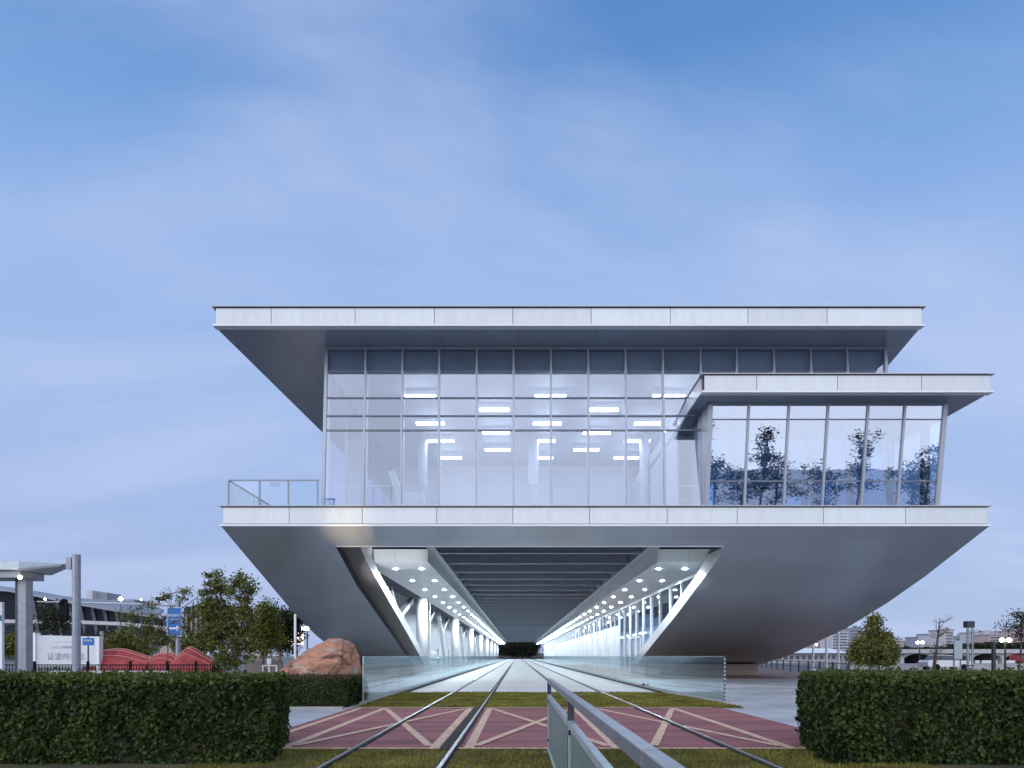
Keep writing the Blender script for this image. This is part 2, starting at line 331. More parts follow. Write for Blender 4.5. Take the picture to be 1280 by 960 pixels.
CLX, CLY = 0.6, 2.3
SUN_EL, SUN_AZ = 16.0, 238.0          # behind the camera and a little to the left, soft dusk glow
def world():
    w = bpy.data.worlds.new('World'); sc.world = w; w.use_nodes = True
    nt = w.node_tree; N, L = nt.nodes, nt.links
    bg = N['Background']; bg.inputs['Strength'].default_value = 0.1
    sky = N.new('ShaderNodeTexSky'); sky.sky_type = 'NISHITA'; sky.sun_disc = False
    sky.sun_elevation = R(SUN_EL); sky.sun_rotation = R(SUN_AZ); sky.air_density = 1.0; sky.dust_density = 0.6; sky.ozone_density = 2.5
    tc = N.new('ShaderNodeTexCoord'); sep = N.new('ShaderNodeSeparateXYZ'); L.new(tc.outputs['Generated'], sep.inputs[0])
    # thin twilight veil: tone by elevation
    ramp = N.new('ShaderNodeValToRGB'); e = ramp.color_ramp.elements
    e[0].position = 0.0; e[0].color = (3.51, 4.32, 6.48, 1)
    e[1].position = 1.0; e[1].color = (0.45, 1.26, 3.51, 1)
    for p, c in ((0.15, (3.33, 4.37, 6.93, 1)), (0.34, (3.15, 4.46, 7.29, 1)), (0.47, (2.61, 4.09, 7.2, 1)), (0.56, (1.8, 3.38, 6.57, 1)), (0.66, (0.99, 2.43, 5.49, 1))):
        k = e.new(p); k.color = c
    L.new(sep.outputs['Z'], ramp.inputs['Fac'])
    mix = N.new('ShaderNodeMix'); mix.data_type = 'RGBA'; mix.inputs[0].default_value = 0.93
    L.new(sky.outputs[0], mix.inputs[6]); L.new(ramp.outputs['Color'], mix.inputs[7])
    # stretched cloud veils
    az = N.new('ShaderNodeMath'); az.operation = 'ADD'; az.inputs[1].default_value = 0.28; L.new(sep.outputs['Z'], az.inputs[0])
    dx = N.new('ShaderNodeMath'); dx.operation = 'DIVIDE'; L.new(sep.outputs['X'], dx.inputs[0]); L.new(az.outputs[0], dx.inputs[1])
    dy = N.new('ShaderNodeMath'); dy.operation = 'DIVIDE'; L.new(sep.outputs['Y'], dy.inputs[0]); L.new(az.outputs[0], dy.inputs[1])
    cb = N.new('ShaderNodeCombineXYZ'); L.new(dx.outputs[0], cb.inputs[0]); L.new(dy.outputs[0], cb.inputs[1])
    mp = N.new('ShaderNodeMapping'); mp.inputs['Rotation'].default_value = (0, 0, R(-40)); mp.inputs['Scale'].default_value = (0.55, 1.7, 1); mp.inputs['Location'].default_value = (CLX, CLY, 0)
    L.new(cb.outputs[0], mp.inputs[0])
    n = N.new('ShaderNodeTexNoise'); n.inputs['Scale'].default_value = 1.3; n.inputs['Detail'].default_value = 6; n.inputs['Roughness'].default_value = 0.52; n.inputs['Distortion'].default_value = 0.45
    L.new(mp.outputs[0], n.inputs['Vector'])
    cr = N.new('ShaderNodeMapRange'); cr.interpolation_type = 'SMOOTHSTEP'; cr.inputs['From Min'].default_value = 0.42; cr.inputs['From Max'].default_value = 0.72; cr.inputs['To Max'].default_value = 0.80
    L.new(n.outputs['Fac'], cr.inputs['Value'])
    m2 = N.new('ShaderNodeMix'); m2.data_type = 'RGBA'; m2.inputs[7].default_value = (4.3, 5.2, 7.5, 1)
    L.new(cr.outputs[0], m2.inputs[0]); L.new(mix.outputs[2], m2.inputs[6])
    # afterglow in the half of the sky where the sun went down
    s = Vector((-0.25, -1.0, 0.22)).normalized()
    dp = N.new('ShaderNodeVectorMath'); dp.operation = 'DOT_PRODUCT'; dp.inputs[1].default_value = s; L.new(tc.outputs['Generated'], dp.inputs[0])
    gr = N.new('ShaderNodeMapRange'); gr.interpolation_type = 'SMOOTHSTEP'; gr.inputs['From Min'].default_value = -0.15; gr.inputs['From Max'].default_value = 0.85; gr.inputs['To Max'].default_value = 0.9
    L.new(dp.outputs['Value'], gr.inputs['Value'])
    m3 = N.new('ShaderNodeMix'); m3.data_type = 'RGBA'; m3.inputs[7].default_value = (12.8, 13.4, 15.2, 1)
    L.new(gr.outputs[0], m3.inputs[0]); L.new(m2.outputs[2], m3.inputs[6])
    L.new(m3.outputs[2], bg.inputs['Color'])
world()
sl = bpy.data.lights.new('sun', 'SUN'); sl.energy = 0.6; sl.angle = R(14); sl.color = (1.0, 0.95, 0.90)
so = bpy.data.objects.new('sun', sl); COL.objects.link(so)
sd = Vector((math.sin(R(SUN_AZ)) * math.cos(R(SUN_EL)), math.cos(R(SUN_AZ)) * math.cos(R(SUN_EL)), math.sin(R(SUN_EL))))
so.rotation_euler = sd.to_track_quat('Z', 'Y').to_euler(); so.location = sd * 60

sc.view_settings.view_transform = 'Standard'; sc.view_settings.look = 'None'; sc.view_settings.gamma = 1; sc.view_settings.exposure = 0.24
sc.view_settings.use_curve_mapping = False
cy = sc.cycles
cy.use_denoising = True; cy.max_bounces = 7; cy.diffuse_bounces = 3; cy.glossy_bounces = 4; cy.transparent_max_bounces = 24; cy.sample_clamp_indirect = 4.0; cy.caustics_reflective = False; cy.caustics_refractive = False

# ------------------------------------------------------------------ ground
def sheet(x0, x1, y0, y1, z, k=0, mb=None, n=1):
    mb = mb or MB(); mb.quad((x0, y0, z), (x1, y0, z), (x1, y1, z), (x0, y1, z), k); return mb
struct(sheet(-2500, 2500, -600, 4000, -0.03), 'ground', M['asphalt'])
LBX, RBX = -4.50, 5.62             # the two glass barriers
struct(sheet(5.5, 21.4, 10.13, 41.9, -0.008), 'plaza_paving', M['paving'])
struct(MB().add([(5.9, 41.9, -0.008), (21.4, 41.9, -0.008), (36, 110, -0.008), (5.9, 110, -0.008)], [(0, 1, 2, 3)]), 'brown_pavement', M['brickpave'])
struct(sheet(-14, -4.45, 11.2, 18.0, -0.008), 'side_paving', M['paving'])
struct(sheet(-12, -4.45, 18.0, 300, -0.012), 'west_platform_pavement', M['platform'])
struct(sheet(5.9, 16, 110, 300, -0.008), 'east_platform_pavement', M['platform'])
struct(sheet(-4.30, 5.45, 25.9, 300, 0.02), 'track_bed', M['slab'])
struct(sheet(-60, 120, -34, -6.01, -0.012), 'rear_pavement', M['paving'])
struct(sheet(-900, 1200, -590, -36, -0.014), 'rear_pale_sheet', M['concrete'])  # unseen pale ground added to lighten what the cabin glass reflects
# lawns
struct(sheet(-16, 18, -6, 10.12, 0.0), 'front_lawn', M['soil'])
struct(MB().add([(-4.42, 18.42, 0), (6.12, 18.42, 0), (6.02, 20.6, 0), (5.45, 26.7, 0), (5.45, 25.9, 0), (-4.42, 25.9, 0)], [(0, 1, 2, 3, 4, 5)]), 'middle_lawn', M['soil'])
# red crossing with cream markings
struct(sheet(-4.45, 5.5, 10.12, 18.42, 0.004), 'crossing', M['red'])
def line(mb, a, b, w, z=0.010):
    a = Vector((a[0], a[1], z)); b = Vector((b[0], b[1], z)); d = (b - a).normalized(); n = Vector((-d.y, d.x, 0)) * w / 2
    mb.quad(a - n, b - n, b + n, a + n)
RAILS = (-2.43, -0.96, 1.73, 3.20)
mk = MB()
def marks(x0, x1):
    y0, y1 = 10.28, 18.25
    for k, x in enumerate((x0, x1)): line(mk, (x, y0), (x, y1), 0.15, 0.008)
    line(mk, (x0 + .1, y1 - 0.3), (x1 - .1, y0 + .3), 0.14, 0.012); line(mk, (x0 + .1, y0 + 0.3), (x1 - .1, y1 - 0.3), 0.14, 0.016)
for a, b in ((-3.55, -1.27), (-0.74, 1.51), (2.02, 4.16)): marks(a, b)
line(mk, (-4.2, 10.2), (-4.2, 18.3), 0.13, 0.008)
line(mk, (-4.3, 18.28), (5.2, 18.28), 0.16, 0.020); line(mk, (-3.7, 10.22), (4.4, 10.22), 0.13, 0.020)
struct(mk, 'crossing_marking', M['cream'])
M['tyre'] = mat('tyre_dust', (0.16, 0.075, 0.08), 0.85, var=0.35, scale=3, stretch=(0.4, 2, 1)); worn(M['tyre'], (0.275, 0.098, 0.10))
for yy in (12.6, 14.2): struct(sheet(-4.4, 5.45, yy, yy + .22, 0.006), 'tyre_track', M['tyre'])
# kerb ledges beside the track bed
struct(MB().box(LBX + 0.12, -4.31, 25.9, 300, -0.05, 0.10).box(-4.30, -4.16, 25.9, 300, 0.021, 0.06, 1), 'west_kerb', [M['kerb'], M['rubber']])
struct(MB().box(5.46, RBX - 0.12, 25.9, 300, -0.05, 0.10).box(5.30, 5.45, 25.9, 300, 0.021, 0.06, 1), 'east_kerb', [M['kerb'], M['rubber']])
struct(MB().box(-7.9, -4.6, 17.9, 18.1, -0.05, 0.06), 'paving_kerb', M['kerb'])

# rails
for i, x in enumerate(RAILS):
    lab = ['western rail of the left track, crossing the red paving', 'eastern rail of the left track, beside a dark rubber groove',
           'western rail of the right track, mostly hidden by the steel fence', 'eastern rail of the right track, outside the steel fence'][i]
    r = thing('tram_rail', (x, 10, 0), lab, 'rail', 'steel rails of the two tram tracks')
    m = MB()
    m.box(x - 0.027, x + 0.027, -3, 300, 0.024, 0.042)
    s = 1 if i % 2 else -1
    m.build('rail_head', M['rail'], r)
    g = MB()
    g.box(x - 0.07, x + 0.07, 10.13, 18.41, 0.0, 0.022); g.box(x - 0.10, x + 0.10, 25.9, 300, 0.0, 0.0235)
    g.box(x - 0.045, x + 0.045, -3, 10.11, -0.02, 0.0225); g.box(x - 0.045, x + 0.045, 18.43, 25.89, -0.02, 0.0225)
    if i == 1: g.box(x - 0.20, x - 0.071, 10.13, 18.41, 0.0, 0.0215)
    g.build('rail_sleeve', M['rubber'], r)

# grass
def grass(name, x0, x1, y0, y1, n, h, w, skip=None):
    m = MB()
    for _ in range(n):
        x, y = random.uniform(x0, x1), random.uniform(y0, y1)
        if any(abs(x - r) < 0.08 for r in RAILS): continue
        if skip and skip(x, y): continue
        if noise.noise(Vector((x * 0.7, y * 0.5, 3))) + random.uniform(-.5, .5) < -0.35: continue
        a = random.uniform(0, 6.283); hh = h * random.uniform(0.4, 1.25); t = random.uniform(0.2, 1.0) * hh
        dx, dy = math.cos(a) * w, math.sin(a) * w
        ox, oy = random.uniform(-t, t), random.uniform(-t, t)
        m.add([(x - dx, y - dy, 0), (x + dx, y + dy, 0), (x + ox, y + oy, hh)], [(0, 1, 2)])
    return tag(m.build(name, M['grass']), kind='stuff')
grass('front_grass', -4.2, 5.2, 7.0, 10.16, 60000, 0.045, 0.006)
grass('middle_grass', -4.40, 6.1, 18.40, 26.0, 92000, 0.06, 0.011, lambda x, y: x > 5.45 + (26.4 - y) * .093)

# ------------------------------------------------------------------ glass barriers
def barrier(x, y0, label, cat_end):
    t = thing('glass_barrier', (x, y0, 0), label, 'glass barrier', 'glass barriers along the tracks')
    MB().box(x - 0.10, x + 0.10, y0 - 0.1, 290, -0.05, 0.06).build('footing', M['kerb'], t)
    p, y = None, y0
    k = 0
    while y < 285 and k < 90:
        if p is None:
            p = MB().box(x - 0.008, x + 0.008, y + 0.02, y + 3.04, 0.05, 1.375).build('glass_panel', M['glass_barrier'], t)
        else:
            copy_child(p, t, (0, k * 3.08, 0))
        k += 1; y = y0 + k * 3.08
    MB().box(x - 0.016, x + 0.016, y0, 290, 1.376, 1.392).build('top_trim', M['frostframe'], t)
    return t
lb = barrier(LBX, 19.9, 'long frameless glass barrier west of the tracks, starting beside the low hedge', 0)
rb = barrier(RBX, 26.75, 'long frameless glass barrier east of the tracks, ending in a dark clipped post', 1)
EX, EY = 6.21, 20.5                # its last two panels splay outward to the paving
def splay(u0, u1, w, z0, z1, name, m):
    a = Vector((EX, EY, 0)).lerp(Vector((RBX, 26.72, 0)), u0); b = Vector((EX, EY, 0)).lerp(Vector((RBX, 26.72, 0)), u1)
    MB().bar(a + Vector((0, 0, (z0 + z1) / 2)), b + Vector((0, 0, (z0 + z1) / 2)), w, z1 - z0).build(name, m, rb)
splay(0, .495, .016, .05, 1.375, 'glass_panel', M['glass_barrier']); splay(.505, 1, .016, .05, 1.375, 'glass_panel', M['glass_barrier'])
splay(-.02, 1, .2, -.05, .058, 'footing', M['kerb']); splay(0, 1, .032, 1.376, 1.392, 'top_trim', M['frostframe'])
MB().box(EX - 0.02, EX + 0.02, EY - .045, EY - .005, 0.0, 1.40).build('end_post', M['steel_dark'], rb)
c = MB().box(EX - 0.028, EX + 0.028, EY - .06, EY - .046, 0.10, 0.15).build('clip', M['frostframe'], rb)
for k in range(1, 11): copy_child(c, rb, (0, 0, 0.118 * k))
MB().box(LBX - 0.015, LBX + 0.015, 19.86, 19.90, 0.0, 1.385).build('end_post', M['frostframe'], lb)

# ------------------------------------------------------------------ foreground steel fence
def fence():
    x = 0.46
    t = thing('steel_fence', (x, 9.95, 0), 'grey steel crowd fence with frosted panels, running between the two tracks', 'fence')
    segs = [(9.95, 2.36), (2.352, -2.0)]
    for a, b in segs:
        MB().box(x - 0.033, x + 0.033, b, a, 1.012, 1.075).build('handrail', M['steel'], t, bevel=0.004)
    for y in (9.93, 5.9, 1.95, -1.9):
        po_ = MB().box(x - 0.028, x + 0.028, y - 0.03, y + 0.03, 0.012, 1.011).build('post', M['steel_dark'], t, bevel=0.003)
        MB().box(x - 0.09, x + 0.09, y - 0.09, y + 0.09, 0.0, 0.0115).build('base_plate', M['steel'], po_)
        for zz in (0.16, 0.72):
            for sy in (-1, 1):
                MB().box(x - 0.040, x + 0.02, y + sy * 0.052 - .018, y + sy * 0.052 + .018, zz, zz + .05).build('clamp', M['steel'], po_, bevel=.002)
                MB().tube([(x - .0475, y + sy * .052, zz + .025), (x - .0405, y + sy * .052, zz + .025)], .008, 6).build('bolt', M['rail'], po_)
    ys = (9.93, 5.9, 1.95, -1.9)
    for a, b in zip(ys, ys[1:]):
        a -= 0.04; b += 0.04
        fr = MB(); fr.box(x - 0.030, x + 0.018, b, a, 0.79, 0.845); fr.box(x - 0.030, x + 0.018, b, a, 0.04, 0.085)
        fr.box(x - 0.026, x + 0.014, a - 0.03, a - 0.002, 0.086, 0.789); fr.box(x - 0.026, x + 0.014, b + 0.002, b + 0.03, 0.086, 0.789)
        f = fr.build('panel_frame', M['frostframe'], t, bevel=0.003)
        MB().box(x - 0.010, x + 0.004, b + 0.031, a - 0.031, 0.086, 0.789).build('frosted_panel', M['frost'], f)
    return t
fence()

# ------------------------------------------------------------------ the station
ST = thing('transit_station', (3.5, 31, 0), 'silver hull-shaped station raised over the tram tracks with glazed upper hall', 'station')
D = 31.0
def fascia(name, x0, x1, y, z0, z1, seams, parent, capm='trim'):
    """a run of metal panels with open joints, a projecting cap above and a bright lip below"""
    h = z1 - z0; zs0, zs1 = z0 + 0.10 * h, z1 - 0.06 * h
    xs = [x0 + 0.10] + sorted(seams) + [x1 - 0.10]
    f = MB().box(x0 + 0.12, x1 - 0.12, y + 0.045, y + 0.30, z0 + 0.01, z1 - 0.01, 0).build(name, M['joint'], parent)
    for a, b in zip(xs, xs[1:]):
        MB().box(a + 0.012, b - 0.012, y, y + 0.04, zs0, zs1).build('fascia_panel', M['fascia'], f, bevel=0.006)
    MB().box(x0 - 0.06, x1 + 0.06, y - 0.09, y + 0.35, z1 - 0.005, z1 + 0.035).build('cap_trim', M['trim'], f)
    MB().box(x0 - 0.02, x1 + 0.02, y - 0.05, y + 0.33, z0 - 0.03, z0 + 0.055).build('bottom_lip', M['lip'], f)
    return f
# --- roof
zr0, zr1 = PZ(407, D), PZ(384, D); xr0, xr1 = PX(267, D), PX(1155, D)
fascia('roof_fascia', xr0, xr1, D, zr0, zr1, [PX(v, D) for v in (339, 444, 543, 641, 739, 838, 935, 1034)], ST)
def roofpoly(inset, y0, y1): return [(xr0 + inset, y0), (xr1 - inset, y0), (xr1 - inset + 0.18 * (y1 - D), y1), (xr0 + inset + 0.047 * (y1 - D), y1)]
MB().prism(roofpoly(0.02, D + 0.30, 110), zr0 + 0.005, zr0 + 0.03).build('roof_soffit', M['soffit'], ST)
MB().prism(roofpoly(0.04, D + 0.36, 110), zr0 + 0.032, zr1 - 0.02).build('roof_deck', M['fascia'], ST)

# --- floor slab
zs0, zs1 = PZ(657, D), PZ(633, D); xs0, xs1 = PX(276, D), PX(1237, D)
fascia('slab_fascia', xs0, xs1, D, zs0, zs1, [PX(v, D) for v in (361.5, 453, 546, 641, 737, 834, 921.5, 1029.5, 1132)], ST)
MB().box(xs0 + 0.13, xs1 - 0.13, D + 0.31, 110, 8.02, zs1 - 0.03).build('floor_slab', M['floor_in'], ST)
for a, b in ((xs0 + 0.10, xs0 + 0.13), (xs1 - 0.13, xs1 - 0.10)):
    MB().box(a, b, D + 0.36, 110, zs0, zs1).build('side_fascia', M['fascia'], ST)

# --- upper curtain wall (leans back a little)
GT, GB = 33.2, 32.55
zt, zb = zr0 + 0.004, zs1 + 0.0
def gy(z): return GB + (GT - GB) * (z - zb) / (zt - zb)
def gx(px): return PX(px, GT)
mull = [408.5, 457.5, 503.5, 549.5, 596, 642, 688.5, 735, 781.5, 828, 875, 920, 966.5, 1012.5, 1058, 1106]
cw = MB().box(gx(408.5), gx(1106), GT - 0.05, GT + 0.09, zt - 0.10, zt).build('curtain_wall', M['mullion'], ST)
for i, p in enumerate(mull):
    x = gx(p); w = 0.045 if 0 < i < 15 else 0.075
    m = MB(); m.hexa([(x - w, GB - 0.09, zb), (x + w, GB - 0.09, zb), (x + w, GB + 0.14, zb), (x - w, GB + 0.14, zb)],
                     [(x - w, GT - 0.09, zt - .101), (x + w, GT - 0.09, zt - .101), (x + w, GT + 0.14, zt - .101), (x - w, GT + 0.14, zt - .101)])
    m.build('mullion', M['mullion'], cw)
# screen row -> height on the leaning plane
def zrow(py):
    z = PZ(py, GT)
    for _ in range(4): z = PZ(py, gy(z))
    return z
for py in (497.5, 520, 538):
    z = zrow(py); y = gy(z)
    MB().box(gx(408.5) + .08, gx(1106) - .08, y - 0.05, y + 0.03, z - 0.035, z + 0.035).build('transom', M['transom'], cw)
for a, b in zip(mull, mull[1:]):
    xa, xb = gx(a) + 0.03, gx(b) - 0.03
    m = MB(); m.hexa([(xa, GB - 0.01, zb), (xb, GB - 0.01, zb), (xb, GB + 0.01, zb), (xa, GB + 0.01, zb)],
                     [(xa, GT - 0.01, zt - .1), (xb, GT - 0.01, zt - .1), (xb, GT + 0.01, zt - .1), (xa, GT + 0.01, zt - .1)])
    m.build('window_pane', M['glass_main'], cw)
# west flank glazing
XW = gx(408.5)
wf = MB().box(XW - 0.05, XW + 0.05, GT + 0.15, 62, zt - 0.10, zt - 0.002).build('flank_wall', M['mullion'], ST)
for k in range(9):
    y = 33.5 + 3.5 * k
    MB().box(XW - 0.06, XW + 0.06, y - 0.05, y + 0.05, zb, zt - 0.101).build('mullion', M['mullion'], wf)
    if k < 8: MB().box(XW - 0.01, XW + 0.01, y + 0.06, y + 3.44, zb, zt - 0.101).build('window_pane', M['glass_main'], wf)
MB().box(gx(1106) - 0.04, gx(1106) + 0.04, GT + 0.15, 62, PZ(468, 30.3) + 0.05, zt - 0.002).build('east_flank_wall', M['lilac'], ST)

# --- upper interior
zc = zrow(462)
MB().box(XW + 0.1, gx(1106) - 0.1, GT + 0.20, GT + 0.30, zc, zt - 0.11).build('header_panel', M['header'], ST)
ceil = MB().box(XW + 0.1, gx(1106) - 0.1, GT + 0.31, 50, zc + 0.02, zc + 0.12).build('interior_ceiling', M['slat'], ST)
MB().box(XW + 0.1, 8.4, 50.01, 50.2, zb, zt - 0.01).build('interior_wall', M['lilac'], ST)
MB().box(8.4, gx(1106) - 0.1, 50.01, 50.2, PZ(468, 30.3) + 0.05, zt - 0.01).build('interior_wall', M['lilac'], ST)
MB().box(8.3, 8.4, 35.5, 50, zb, PZ(468, 30.3) + .04).build('interior_wall', M['lilac'], ST)
for k, p in enumerate(mull[1:-1]):
    x = gx(p)
    MB().hexa([(x - 0.06, GB + 0.16, zb), (x + 0.06, GB + 0.16, zb), (x + 0.06, GB + 0.62, zb), (x - 0.06, GB + 0.62, zb)],
              [(x - 0.06, GT - 0.10, zc - .05), (x + 0.06, GT - 0.10, zc - .05), (x + 0.06, GT + 0.30, zc - .05), (x - 0.06, GT + 0.30, zc - .05)]).build('interior_fin', M['white'], ST)
MB().box(gx(520), gx(880), GB + 0.75, GB + 1.0, zb, zb + 0.45).build('window_bench', M['white'], ST)
hr = MB()
hr.box(XW + .3, gx(1106) - .3, 34.2, 34.25, PZ(607, 34.2) - 0.02, PZ(607, 34.2) + 0.025)
hr.build('interior_handrail', M['white'], ST)
# stair, lift shaft and lockers inside the hall
MB().bar((gx(468), 38, zb + 3.4), (gx(492), 38, zb + 0.3), 0.9, 0.32).build('stair_flight', M['white'], ST)
for a, b, y, h in ((505, 528, 39, 2.6), (432, 452, 41, 6.2), (535, 552, 40, 1.1)):
    MB().box(PX(a, y), PX(b, y), y, y + 1.2, zb, zb + h).build('interior_kiosk', M['white'], ST)
for xx in (-6.0, 1.0, 8.0, 14.5):
    MB().tube([(xx, 43, zb), (xx, 43, zc)], 0.32, 14).build('interior_column', M['lilac'], ST, smooth=True)
# linear lights in the hall: photo rows and columns, on one plane under the slats
zl = zc - 0.34
rows = [(495, (525, 688, 836)), (512, (618, 754)), (529, (538, 684, 811)), (541, (620, 746, 846)), (551, (551, 678, 796)), (562, (622, 733, 843)), (572, (562, 676, 783))]
base = None
for py, xs in rows:
    d = (zl - EYE) * F / (HY - py)
    for px in xs:
        c = Vector((PX(px, d), d, zl))
        if base is None:
            mb = MB().box(c.x - 0.82, c.x + 0.82, c.y - 0.14, c.y + 0.14, zl - 0.06, zl + 0.03); mb.mi[1] = 1
            base = mb.build('ceiling_light', [M['lamp_int'], M['joint']], ceil); c0 = c
        else:
            copy_child(base, ceil, c - c0)

# --- side cabin (leaning bay with its own roof)
DB = 30.3
bz0, bz1 = PZ(490, DB), PZ(468, DB); bx0, bx1 = PX(877.5, DB), PX(1241, DB)
fascia('cabin_roof_fascia', bx0, bx1, DB, bz0, bz1, [PX(v, DB) for v in (946, 1047, 1152)], ST)
MB().box(bx0 + 0.01, bx0 + 0.10, DB + 0.36, 33.05, bz0 + 0.06, bz1 - 0.03).build('cabin_side_fascia', M['fascia'], ST)
MB().box(bx0 - 0.04, bx0 + 0.30, DB + 0.36, 33.1, bz1 - 0.004, bz1 + 0.034).build('cabin_side_cap', M['trim'], ST)
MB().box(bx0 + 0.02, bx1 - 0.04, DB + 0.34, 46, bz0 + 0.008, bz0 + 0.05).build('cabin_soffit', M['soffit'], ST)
MB().box(bx0 + 0.13, bx1 - 0.12, DB + 0.37, 46, bz0 + 0.06, bz1 - 0.012).build('cabin_roof_deck', M['trim'], ST)
BT, BB = 31.65, 32.34
kb = BB / BT
cabm = [888, 936, 986, 1035, 1085, 1131, 1181.5]
def cabx(p): return PX(p, BT)
def cy_(z): return BB + (BT - BB) * (z - zb) / (bz0 - zb)
cab = MB().box(cabx(888), cabx(1181.5), BT - 0.05, BT + 0.07, bz0 - 0.07, bz0 + 0.006).build('cabin_front_wall', M['mullion'], ST)
# in the picture every mullion leans away from the axis with height because the wall leans out: same x, nearer y
for i, p in enumerate(cabm):
    x = cabx(p); w = 0.05 if 0 < i < 6 else 0.10
    MB().hexa([(x - w, BB - 0.08, zb), (x + w, BB - 0.08, zb), (x + w, BB + 0.10, zb), (x - w, BB + 0.10, zb)],
              [(x - w, BT - 0.08, bz0 - .071), (x + w, BT - 0.08, bz0 - .071), (x + w, BT + 0.10, bz0 - .071), (x - w, BT + 0.10, bz0 - .071)]).build('mullion', M['mullion'], cab)
for py in (524.5, 601.5):
    z = PZ(py, BT)
    for _ in range(4): z = PZ(py, cy_(z))
    y = cy_(z)
    MB().box(cabx(888) + .1, cabx(1181.5) - .1, y - 0.035, y + 0.02, z - 0.03, z + 0.03).build('transom', M['transom'], cab)
for a, b in zip(cabm, cabm[1:]):
    xa, xb = cabx(a) + 0.03, cabx(b) - 0.03
    MB().hexa([(xa, BB - .01, zb), (xb, BB - .01, zb), (xb, BB + .01, zb), (xa, BB + .01, zb)],
              [(xa, BT - .01, bz0 - .07), (xb, BT - .01, bz0 - .07), (xb, BT + .01, bz0 - .07), (xa, BT + .01, bz0 - .07)]).build('window_pane', M['glass_bay'], cab)
# cabin flank (east) : posts with big openings, sloping head beam; plus west return
XE = cabx(1181.5)
fl = MB().box(XE - 0.08, XE + 0.06, BB + 0.12, 45.5, zb, zb + 0.12).build('cabin_flank_wall', M['bay_in'], ST)
for k in range(5):
    y = 33.0 + 3.1 * k
    MB().box(XE - 0.30, XE + 0.04, y - 0.12, y + 0.12, zb + 0.121, bz0 - 0.42).build('flank_post', M['bay_in'], fl)
    if k < 4: MB().box(XE - 0.03, XE - 0.015, y + 0.121, y + 2.97, zb + 0.121, bz0 - 0.42).build('window_pane', M['glass_rail'], fl)
MB().box(XE - 0.32, XE + 0.05, BB, 45.6, bz0 - 0.419, bz0 + 0.004).build('flank_head_beam', M['bay_in'], ST)
XL = cabx(888)
MB().hexa([(XL - .1, BB + .11, zb), (XL - .02, BB + .11, zb), (XL - .02, 32.9, zb), (XL - .1, 32.9, zb)],
          [(XL - .1, BT + .11, bz0), (XL - .02, BT + .11, bz0), (XL - .02, 33.0, bz0), (XL - .1, 33.0, bz0)]).build('cabin_return', M['mullion'], ST)
MB().box(XL, XE - 0.33, BT + 0.15, 45.6, bz0 - 0.35, bz0 - 0.001).build('cabin_ceiling', M['bay_in'], ST)
bw = MB()
bw.box(XL - 0.6, XE - 0.33, 45.61, 45.8, zb, zb + 0.25)
bw.box(XL - 0.6, XE - 0.33, 45.61, 45.8, bz0 - 1.1, bz0 - 0.36)
bw.build('cabin_rear_wall', M['bay_in'], ST)
for x in (XL + 0.1, XL + 2.8, XL + 5.4, XL + 8.0, XE - 0.6):
    MB().box(x - 0.2, x + 0.2, 45.62, 45.79, zb + 0.251, bz0 - 1.101).build('cabin_rear_post', M['bay_in'], ST)
MB().box(XL + 0.3, XL + 2.2, 36.0, 36.25, zb, bz0 - 0.36).build('cabin_partition', M['lilac'], ST)
MB().box(cabx(893), cabx(907), 33.6, 33.9, zb + 0.15, zb + 1.6).build('cabin_screen', M['screen'], ST)
MB().box(cabx(945), cabx(985), 33.4, 34.2, zb, zb + 0.95).build('cabin_console', M['bay_in'], ST)

# --- terrace railing at the west end of the slab
y0 = D + 0.25; xa, xb = PX(285.5, y0), PX(399, y0); zh = PZ(599.5, y0)
rl = MB().box(xa, xb, y0 - 0.03, y0 + 0.03, zh - 0.06, zh).build('terrace_railing', M['steel'], ST)
MB().box(xa - 0.02, xa + 0.04, y0 + 0.04, 60, zh - 0.06, zh).build('handrail', M['steel_dark'], rl)
for px in (285.5, 324.5, 360.5, 397):
    x = PX(px, y0); MB().box(x - 0.03, x + 0.03, y0 - 0.025, y0 + 0.025, zs1 + 0.035, zh - 0.061).build('post', M['steel'], rl)
for k in range(1, 10):
    MB().box(xa - 0.01, xa + 0.03, y0 + 3 * k - .03, y0 + 3 * k + .03, zs1 - 0.03, zh - 0.061).build('post', M['steel'], rl)
for a, b in ((286.5, 323.5), (325.5, 359.5), (361.5, 396)):
    MB().box(PX(a, y0) + .03, PX(b, y0) - .03, y0 - 0.006, y0 + 0.006, zs1 + 0.07, zh - 0.08).build('glass_panel', M['glass_rail'], rl)
for k in range(9):
    MB().box(xa + 0.005, xa + 0.015, y0 + 3 * k + 0.1, y0 + 3 * k + 2.9, zs1 + 0.05, zh - 0.08).build('glass_panel', M['glass_rail'], rl)
text_mesh('2ESS', 0.26, 'lettering', M['greytext'], rl, (PX(344, y0), y0 - 0.014, PZ(605.5, y0)), depth=0.003)  # solid letters stand for a sign's reflection in the railing glass

# --- hull: a bow surface that curves from the slab edge down to the feet
def prof(t): return D + 0.02 + 21.0 * t, 0.75 + (zs0 - 0.03 - 0.75) * (1 - t) ** 1.5
def yscr(t, dy=0.0):
    y, z = prof(t); return HY - (z - EYE) * F / (y + dy)
def interp(tab, y):
    if y <= tab[0][1]: return tab[0][0]
    for (xa, ya), (xb, yb) in zip(tab, tab[1:]):
        if y <= yb:
            u = (y - ya) / (yb - ya); return xa + (xb - xa) * u
    return tab[-1][0]
L_OUT = [(276, 657.5), (316, 705), (369, 768), (396, 795), (430, 822), (455, 835)]
L_IN = [(408, 660), (420.6, 685), (446, 732), (480, 780), (508, 820), (518, 834)]
R_IN = [(918, 657), (904.6, 685), (893, 705), (846, 768), (804, 820), (795, 834)]
R_OUT = [(1237, 657.5), (1157, 720), (1110, 753), (1060, 784), (989, 818), (947, 832), (940, 836)]
NT = 60
